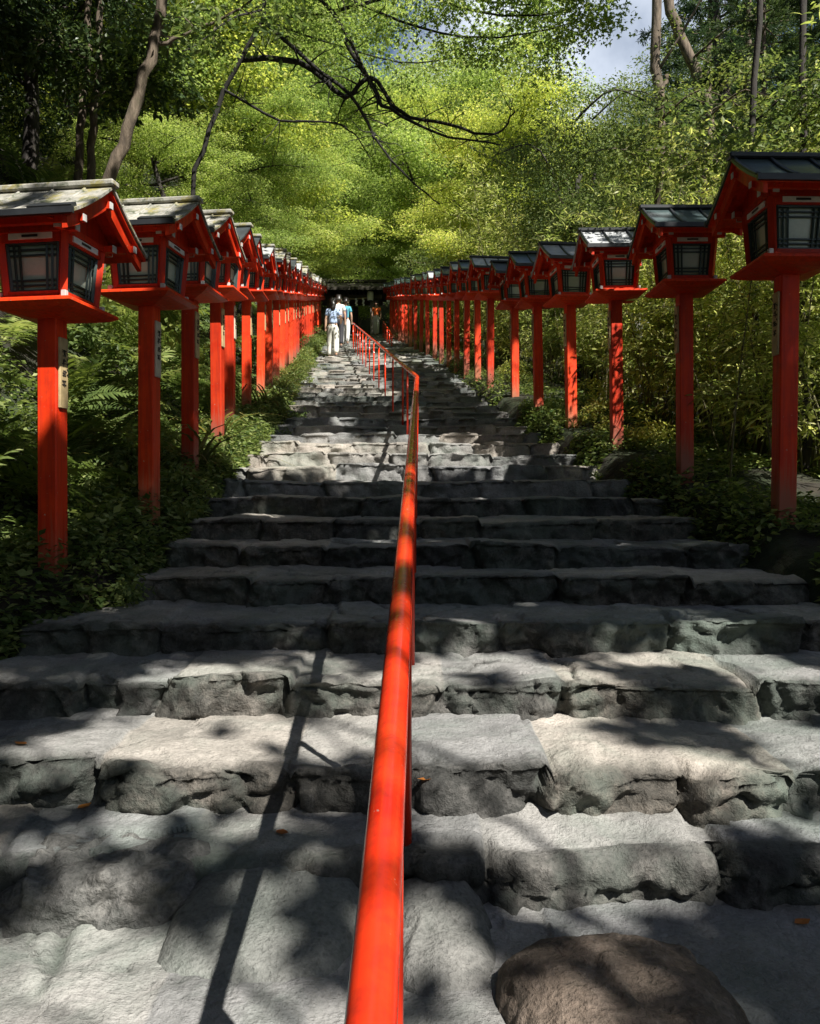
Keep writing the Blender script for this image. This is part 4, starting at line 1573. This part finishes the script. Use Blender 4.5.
# ------------------------------------------------------------------ shade canopy overhead (unseen trees, leaves placed along sun rays to shape the dapples)
def lit_fraction(u, v):
    """wanted share of sun at spot u,v of the slope; leaves are set to match"""
    f = np.full(u.shape, .40)
    f = np.where(v < 4.2, .50 + .10 * sstep(-.3, 1.0, u), f)
    f = np.where((v < 3.6) & (u < -.5), .50, f)
    f = np.where((v < 2.3) & (u > .9), .34, f)
    f = np.where((v < 2.1) & (u > .1) & (u < .9), .62, f)
    bl = sstep(-.1, .2, u) * sstep(1.6, 1.3, u) * sstep(1.9, 2.2, v) * sstep(4.3, 3.9, v)
    f = f * (1 - bl) + .70 * bl
    rl_ = np.exp(-((u + .40) / .2) ** 2) * sstep(2.6, 1.9, v)
    f = f * (1 - rl_) + .86 * rl_
    sh = sstep(3.55, 4.0, v + .5 * sstep(-1.2, -1.6, u) * -1.0) * sstep(7.3, 6.7, v)
    f = f * (1 - sh) + .13 * sh
    br = sstep(7.0, 7.5, v) * sstep(10.0, 9.0, v) * sstep(-2.4, -1.8, u) * sstep(1.5, .7, u)
    f = f * (1 - br) + .92 * br
    cx = -.11 * (v - 9) * (v > 9)
    rdark = sstep(9.3, 10.2, v) * sstep(.2, .6, u - cx) * sstep(1.5, 1.2, u - cx)
    f = f * (1 - rdark) + .12 * rdark
    far = sstep(10, 13, v) * sstep(.3, -.2, u - cx)
    f = f * (1 - far) + .5 * far
    # left lanterns and ferns
    ll = sstep(-2.1, -2.5, u) * sstep(3.5, 4.5, v)
    f = f * (1 - ll) + 1.02 * ll - .25 * ll * sstep(6.5, 5.2, v) * sstep(-3.4, -3.0, u)
    ld = sstep(-4.2, -5.2, u) * sstep(15.5, 13.0, v)
    f = f * (1 - ld) + .34 * ld
    fd = np.maximum(sstep(11.5, 14, v) * sstep(.5, .1, u - cx), sstep(18, 20, v))
    f = f * (1 - fd) + 1.0 * fd
    # maples further up and the thicket on the right stand in sun
    mp = sstep(15, 18, v) * sstep(-1.6, -2.4, u - cx * .5)
    f = f * (1 - mp) + 1.1 * mp
    th = sstep(1.35, 1.75, u - cx) * sstep(5.2, 6.5, v)
    f = f * (1 - th) + 1.1 * th
    rs = sstep(1.0, 1.2, u) * sstep(2.8, 2.6, u) * sstep(4.2, 4.6, v) * sstep(7.4, 7.1, v)
    f = f * (1 - rs) + .10 * rs
    return f


def build_canopy():
    rng = np.random.default_rng(77)
    u0, u1, v0, v1 = -12.0, 4.0, .4, 20.0
    dens = 1250
    n = int((u1 - u0) * (v1 - v0) * dens)
    u = rng.uniform(u0, u1, n); v = rng.uniform(v0, v1, n)
    P = np.stack([u, v, np.zeros(n)], 1)
    nz = .5 + .5 * (fbm(P * np.array([2.5, 1.8, 1]) + 4.2, 4, 500, .72) * 2.15)
    f = lit_fraction(u, v)
    keep = sstep(-.05, .07, nz - (f * 1.0)) > rng.random(n)
    u, v = u[keep], v[keep]
    n = len(u)
    tmin = np.maximum(5.2, (.39 * v + 2.6) / (1 - .64 * SUN[1]))
    lay = np.stack([u * .5, v * .5, np.full(n, 3.3)], 1)
    t = tmin + 1.2 * (1 + fbm(lay, 2, 520)) + rng.random(n) * 2.0
    pos = np.stack([u, v, .25 * v], 1) + SUN * t[:, None]
    nrm = rng.normal(size=(n, 3)) * .45 + np.array([.25, -.2, .8])
    dr = rng.normal(size=(n, 3))
    L = rng.uniform(.10, .20, n)
    trunks = [(4.6, -3.2), (6.4, 1.5), (7.6, 6.5), (8.8, 11.5), (10.5, 17.5), (-7.5, -1.0), (-9.5, 4.0)]
    d = np.stack([(pos[:, 0] - a) ** 2 + (pos[:, 1] - b) ** 2 for a, b in trunks], 1)
    own = d.argmin(1)
    labs = ['beside the foot of the stairs on the right', 'right of the lowest steps', 'right of the nearest lanterns', 'beyond the nearest right-hand lanterns',
            'further up on the right', 'left of the foot of the stairs', 'on the left bank beside the camera']
    for k, (a, b) in enumerate(trunks):
        sel = np.where(own == k)[0]
        if len(sel) < 50: continue
        base = np.array([a, b, gz1(a, b) - .3])
        o = empty('shade_tree', base)
        tag(o, f'tall unseen tree with leaves set to shade the stairs, {labs[k]}', 'tree', 'trees whose leaves shade the stairs')
        m = MB()
        top = pos[sel].mean(0) - base
        ht = np.array([top[0] * .25, top[1] * .25, top[2] * .75])
        tr = limb(m, rng, (0, 0, 0), ht, np.linalg.norm(ht), .2, .1, 9, .02)
        for q in rng.choice(sel, min(14, len(sel)), replace=False):
            s = tr[rng.integers(5, 10)]
            e = pos[q] - base
            w = [s, s + (e - s) * .35 + rng.normal(size=3) * .25, s + (e - s) * .7 + rng.normal(size=3) * .25, e]
            m.tube(w, [.03, .022, .014, .005], 6)
        m.build('trunk', M['bark'], o)
        link('crown', leaf_mesh('crown', pos[sel] - base, nrm[sel], dr[sel], L[sel], L[sel] * .62, T_DIAMOND, M['leaf_canopy'], rng.random(len(sel))), o)


build_canopy()

# ------------------------------------------------------------------ undergrowth
def fern_mesh(seed, nf=9, L=.65, mat='leaf_fern'):
    rng = np.random.default_rng(seed)
    P, Nn, D, Ls, Ws, Rn = [], [], [], [], [], []
    for q in range(nf):
        az = q * 6.283 / nf + rng.uniform(-.3, .3)
        el = rng.uniform(.5, 1.15)
        ln = L * rng.uniform(.7, 1.15)
        d0 = np.array([math.cos(az), math.sin(az), 0])
        side = np.array([-math.sin(az), math.cos(az), 0])
        n = 24
        t = np.linspace(.10, 1, n)
        x = ln * (math.cos(el) * t + .35 * t * t)
        z = ln * (math.sin(el) * t - .75 * t * t * math.sin(el))
        c = d0 * x[:, None] + np.array([0, 0, 1]) * z[:, None]
        w = ln * .30 * np.sin(math.pi * np.clip(t, .08, 1) ** .75) + .01
        shade = rng.random() * .6
        for s in (-1, 1):
            P.append(c); D.append(side * s + d0 * .45 + rng.normal(size=(n, 3)) * .07 + np.array([0, 0, -.12]))
            Nn.append(np.array([0, 0, 1]) - d0 * .3 + rng.normal(size=(n, 3)) * .12)
            Ls.append(w); Ws.append(np.full(n, ln * .036)); Rn.append(np.clip(shade + rng.random(n) * .4, 0, 1))
    P, Nn, D, Ls, Ws, Rn = map(np.concatenate, (P, Nn, D, Ls, Ws, Rn))
    return leaf_mesh('fern', P, Nn, D, Ls, Ws, T_LANCE, M[mat], Rn)


def blade_mesh(seed, nb=46, L=.6, w=.016, mat='leaf_grass', name='grass'):
    rng = np.random.default_rng(seed)
    V, Fc, Rn = [], [], []
    b = 0
    for q in range(nb):
        az = rng.uniform(0, 6.283); ln = L * rng.uniform(.5, 1.2); el = rng.uniform(.8, 1.4)
        d0 = np.array([math.cos(az), math.sin(az), 0]); sd = np.array([-math.sin(az), math.cos(az), 0])
        o = np.array([*rng.normal(size=2) * .05, 0])
        k = 7
        for j in range(k):
            t = j / (k - 1)
            c = o + d0 * ln * (math.cos(el) * t + .55 * t * t) + np.array([0, 0, ln * (math.sin(el) * t - .72 * t * t)])
            ww = w * (1 - t) ** .6 * .5 + .0008
            V += [c - sd * ww, c + sd * ww]
        for j in range(k - 1):
            Fc.append([b + 2 * j, b + 2 * j + 1, b + 2 * j + 3, b + 2 * j + 2])
        Rn += [rng.random()] * (2 * k)
        b += 2 * k
    return np_mesh(name, np.array(V), np.array(Fc), M[mat], False, {'rnd': np.array(Rn)})


def shrub_mesh(seed, r=.4, mat='leaf_mid', size=.07, asp=.5, n=700, tm=T_DIAMOND):
    rng = np.random.default_rng(seed)
    cl = [(rng.normal() * r * .5, rng.normal() * r * .5, abs(rng.normal()) * r * .6 + r * .2, r * rng.uniform(.35, .6), r * .3) for _ in range(9)]
    a = clump_leaves(rng, cl, n / (9 * r * r * .25), size, asp, .2, .5, .0)
    return leaf_mesh('shrub', *a[:5], tm, M[mat], a[5])


ferns = [fern_mesh(s) for s in (1, 2, 3)]
fern_dark = [fern_mesh(s, 8, .55) for s in (4, 5)]
grass = [blade_mesh(s) for s in (1, 2)]
sasa = [blade_mesh(7, 26, .95, .03, 'leaf_grass', 'grass'), ]
shrubs = [shrub_mesh(s) for s in (1, 2, 3)]
shrub_bright = [shrub_mesh(s, .45, 'leaf_bamboo', .09, .3, 700, T_LANCE) for s in (6, 7)]


POSTS = [(p, 1) for p in lspots[:12]] + [(p, -1) for p in rspots[:14]]


def hides_post(x, y, r):
    for (a, b), _ in POSTS:
        for t in (0, .12, .25, .4):
            qx, qy = a * (1 - t * .6 / max(b, 1)), b - t * 1.6
            if (x - qx) ** 2 + (y - qy) ** 2 < r * r: return True
    return False


def put(name, me, x, y, s, rz, label, cat, group, dz=0.0, tilt=(0, 0)):
    if name != 'grass_tuft' and hides_post(x, y, .46 * max(s, .6)): return None
    o = link(name, me)
    o.location = (x, y, gz1(x, y) + dz)
    o.rotation_euler = (tilt[0], tilt[1], rz)
    o.scale = (s, s, s)
    return tag(o, label, cat, group)


ru = random.Random(21)
# ferns over the left bank
for k in range(190):
    y = ru.uniform(3.2, 14) if k < 150 else ru.uniform(20, 34)
    x = float(xl(y)) - ru.choice([ru.uniform(.35, 1.0), ru.uniform(.6, 1.8), ru.uniform(.8, 2.4), ru.uniform(1.2, 3.6)])
    put('fern', ru.choice(ferns), x, y, ru.uniform(.7, 1.4), ru.uniform(0, 6.28), 'green fern growing on the steep left bank behind the lanterns', 'fern', 'ferns on the left bank', -.03, (ru.uniform(-.15, .2), ru.uniform(.2, .7)))
# low plants along the left edge of the steps
for k in range(60):
    y = ru.uniform(3.2, 11) if k < 40 else ru.uniform(11, 30)
    x = float(xl(y)) - ru.uniform(-.02, .45)
    put('shrub', ru.choice(shrubs), x, y, ru.uniform(.35, .8), ru.uniform(0, 6.28), 'low leafy plant at the left edge of the stone steps', 'plant', 'low plants along the left edge of the stairs', -.05)
for k in range(46):
    y = ru.uniform(5.5, 14) if k < 30 else ru.uniform(14, 32)
    x = float(xl(y)) - ru.uniform(-.02, .9)
    put('grass_tuft', ru.choice(grass + sasa), x, y, ru.uniform(.6, 1.1), ru.uniform(0, 6.28), 'arching grass tuft among the left-hand lantern posts', 'grass tuft', 'grass tufts along the left edge of the stairs', -.02)
# right edge
for k in range(48):
    y = ru.uniform(5.5, 12) if k < 16 else ru.uniform(12, 34)
    x = float(xr(y)) + ru.uniform(-.05, .8)
    me = ru.choice(shrubs) if y < 7 else ru.choice(shrubs + shrub_bright)
    put('shrub', me, x, y, ru.uniform(.4, .85) * (.7 if y < 9.5 else 1), ru.uniform(0, 6.28), 'low leafy plant at the right edge of the stone steps', 'plant', 'low plants along the right edge of the stairs', -.05)
for k in range(26):
    y = ru.uniform(6, 30)
    x = float(xr(y)) + ru.uniform(.0, 1.0)
    put('grass_tuft', ru.choice(grass), x, y, ru.uniform(.5, .9), ru.uniform(0, 6.28), 'arching grass tuft among the right-hand lantern posts', 'grass tuft', 'grass tufts along the right edge of the stairs', -.02)
for k in range(24):
    y = ru.uniform(4.5, 20)
    x = float(xl(y)) - ru.uniform(1.0, 5.0)
    put('shrub', ru.choice(shrubs), x, y, ru.uniform(.7, 1.3), ru.uniform(0, 6.28), 'leafy shrub on the shaded left bank', 'shrub', 'shrubs on the left bank', -.05)


for k, (x, y, sc) in enumerate([(6.3, 9.0, .55), (7.6, 12.5, .7), (5.6, 14.0, .5), (9.5, 15.5, .85), (5.2, 19, .6), (7.0, 24, .8)]):
    plant_tree(f'maple{k % 3}', x, y, sc, 1.3 * k, 'small bright young maple on the low ground behind the right-hand lanterns', 'young maples behind the right row')


# bamboo-leaved thicket behind the right row
def thicket_mesh(seed):
    rng = np.random.default_rng(seed)
    m = MB()
    P, D = [], []
    for q in range(9):
        az = rng.uniform(0, 6.28)
        b = limb(m, rng, (rng.normal() * .4, rng.normal() * .4, -.2), (math.cos(az) * .22, math.sin(az) * .22, 1), rng.uniform(2.0, 3.8), .012, .003, 9, .05)
        for s in range(26):
            k = rng.integers(3, 10)
            d = unit(rng.normal(size=3)[None] * np.array([1, 1, .35]))[0]
            tw = limb(m, rng, b[k], d, rng.uniform(.2, .5), .003, .0015, 3, .15)
            for p in tw[1:]:
                n = 6
                P.append(p + rng.normal(size=(n, 3)) * .05); D.append(d + rng.normal(size=(n, 3)) * .6 + np.array([0, 0, -.35]))
    P, D = np.concatenate(P), np.concatenate(D)
    n = len(P)
    tm = m.build('stem', M['culm'])
    me = tm.data
    bpy.data.objects.remove(tm)
    L = rng.uniform(.07, .14, n)
    return me, leaf_mesh('foliage', P, rng.normal(size=(n, 3)) * .5 + np.array([0, 0, .8]), D, L, L * .2, T_LANCE, M['leaf_bamboo'], rng.random(n))


thk = [thicket_mesh(s) for s in (1, 2, 3)]
for k in range(54):
    y = ru.uniform(5.5, 16) if k < 36 else ru.uniform(16, 30)
    x = float(xr(y)) + ru.uniform(1.25, 3.9) * (1 if y < 16 else .9)
    st, fo = ru.choice(thk)
    o = empty('bamboo_clump', (x, y, gz1(x, y)), ru.uniform(0, 6.28))
    s = ru.uniform(.75, 1.2)
    o.scale = (s, s, s * ru.uniform(.9, 1.15))
    tag(o, 'clump of thin dwarf bamboo with yellow-green leaves behind the right-hand lanterns', 'bamboo', 'dwarf bamboo behind the right row of lanterns')
    link('stem', st, o); link('foliage', fo, o)


# uncountable ground cover on the banks
def ground_cover():
    rng = np.random.default_rng(31)
    n = 190000
    y = rng.uniform(2.8, 34, n) ** 1.0
    y = np.where(rng.random(n) < .55, rng.uniform(2.8, 12, n), y)
    side = rng.random(n) < .6
    d = rng.random(n) ** 1.7 * 5.0 - .04
    x = np.where(side, xl(y) - d, xr(y) + d)
    z = ground_z(x, y)
    k = fbm(np.stack([x * 1.5, y * 1.5, z * 0], 1), 3, 44) > np.where(d < 1.3, np.where(side, -.45, -.15), -.1)
    x, y, z = x[k], y[k], z[k]
    n = len(x)
    P = np.stack([x, y, z + .02 + rng.random(n) ** 1.5 * np.where(side[k], .16, .09)], 1)
    L = rng.uniform(.03, .075, n)
    me = leaf_mesh('ground_cover', P, rng.normal(size=(n, 3)) * .4 + np.array([0, 0, 1]), rng.normal(size=(n, 3)), L, L * .6, T_DIAMOND, M['leaf_fern'], rng.random(n))
    tag(link('ground_cover', me), 'small leafy ground cover over the soil of both banks', 'ground cover', kind='stuff')


ground_cover()

# fallen leaves on the steps
rl = random.Random(9)
for px, py, lab in ((21, 745, 'small dry orange leaf on the left end of the second lowest step'), (84, 808, 'dry brown leaf at the foot of a riser, near the left edge'),
                    (42, 856, 'dry orange leaf behind the rough grey boulder'), (282, 834, 'dry yellow leaf behind the smooth flat rock'),
                    (425, 781, 'small dry leaf on the step just right of the handrail'), (802, 924, 'dry reddish leaf at the bottom right edge')):
    h, nrm = on_steps(px, py)
    if h is None: continue
    a = rl.uniform(0, 6.28)
    V = np.array([[-.5, 0, .0], [-.2, .28, .06], [.2, .24, .05], [.55, 0, .1], [.2, -.26, .02], [-.2, -.28, .04], [.0, 0, -.02]]) * .05
    Fc = np.array([[0, 6, 1], [1, 6, 2], [2, 6, 3], [3, 6, 4], [4, 6, 5], [5, 6, 0]])
    me = np_mesh('fallen_leaf', V, Fc, M['dry_leaf'], False, {'rnd': np.full(7, rl.random())})
    o = link('fallen_leaf', me)
    o.location = h + Vector((0, 0, .006))
    o.rotation_euler = (0, 0, a)
    tag(o, lab, 'leaf', 'fallen leaves on the steps')

# ------------------------------------------------------------------ sky, sun, camera
world = bpy.data.worlds.new('World')
scene.world = world
world.use_nodes = True
nt = world.node_tree
bg = nt.nodes['Background']
sky = nt.nodes.new('ShaderNodeTexSky')
sky.sky_type = 'NISHITA'
sky.sun_disc = False
sd = Vector(SUN).normalized()
elev = math.asin(sd.z)
azim = math.atan2(sd.x, sd.y)
sky.sun_elevation = elev
sky.sun_rotation = azim
tc = nt.nodes.new('ShaderNodeTexCoord')
cl = nt.nodes.new('ShaderNodeTexNoise')
cl.inputs['Scale'].default_value = 3.2
cl.inputs['Detail'].default_value = 7
nt.links.new(tc.outputs['Generated'], cl.inputs['Vector'])
cr = nt.nodes.new('ShaderNodeMapRange')
for q, v in enumerate((.56, .74, 0, .7)): cr.inputs[q + 1].default_value = v
nt.links.new(cl.outputs['Fac'], cr.inputs[0])
mxn = nt.nodes.new('ShaderNodeMix'); mxn.data_type = 'RGBA'
vm = nt.nodes.new('ShaderNodeVectorMath'); vm.operation = 'DOT_PRODUCT'
nt.links.new(tc.outputs['Generated'], vm.inputs[0])
vm.inputs[1].default_value = Vector((.27, 1.0, .58)).normalized()
bk = nt.nodes.new('ShaderNodeMapRange')            # cloud added to whiten the sky gap over the hill
for q, v in enumerate((.965, 1.0, 0, .25)): bk.inputs[q + 1].default_value = v
nt.links.new(vm.outputs['Value'], bk.inputs[0])
ad = nt.nodes.new('ShaderNodeMath'); ad.operation = 'ADD'
nt.links.new(cl.outputs['Fac'], ad.inputs[0]); nt.links.new(bk.outputs[0], ad.inputs[1])
nt.links.new(ad.outputs[0], cr.inputs[0])
nt.links.new(cr.outputs[0], mxn.inputs[0])
nt.links.new(sky.outputs[0], mxn.inputs[6])
mxn.inputs[7].default_value = (12, 12.8, 14, 1)
nt.links.new(mxn.outputs[2], bg.inputs['Color'])
bg.inputs['Strength'].default_value = .05

ld = bpy.data.lights.new('sun', 'SUN')
ld.energy = 5.0
ld.angle = R(.53)
ld.color = (1.0, .96, .90)
lo = bpy.data.objects.new('sun', ld)
COL.objects.link(lo)
lo.rotation_euler = (-sd).to_track_quat('-Z', 'Y').to_euler()
lo.location = (10, -10, 30)

cam = bpy.data.cameras.new('camera')
cam.sensor_fit = 'VERTICAL'
cam.sensor_height = 24
cam.lens = F / 1024 * 24
cam.shift_y = -12 / 1024
cam.clip_start = .05
cam.clip_end = 1000
co = bpy.data.objects.new('camera', cam)
COL.objects.link(co)
co.location = (0, 0, CAM_Z)
co.rotation_euler = (R(90), 0, 0)
scene.camera = co

scene.render.engine = 'CYCLES'
vs = scene.view_settings
vs.view_transform = 'Standard'
vs.look = 'None'
vs.gamma = 1
vs.exposure = 1.15
cy = scene.cycles
cy.max_bounces = 9
cy.diffuse_bounces = 5
cy.glossy_bounces = 2
cy.transmission_bounces = 6
cy.transparent_max_bounces = 4
cy.use_denoising = True
cy.sample_clamp_indirect = 6
scene.render.resolution_x, scene.render.resolution_y = 820, 1024
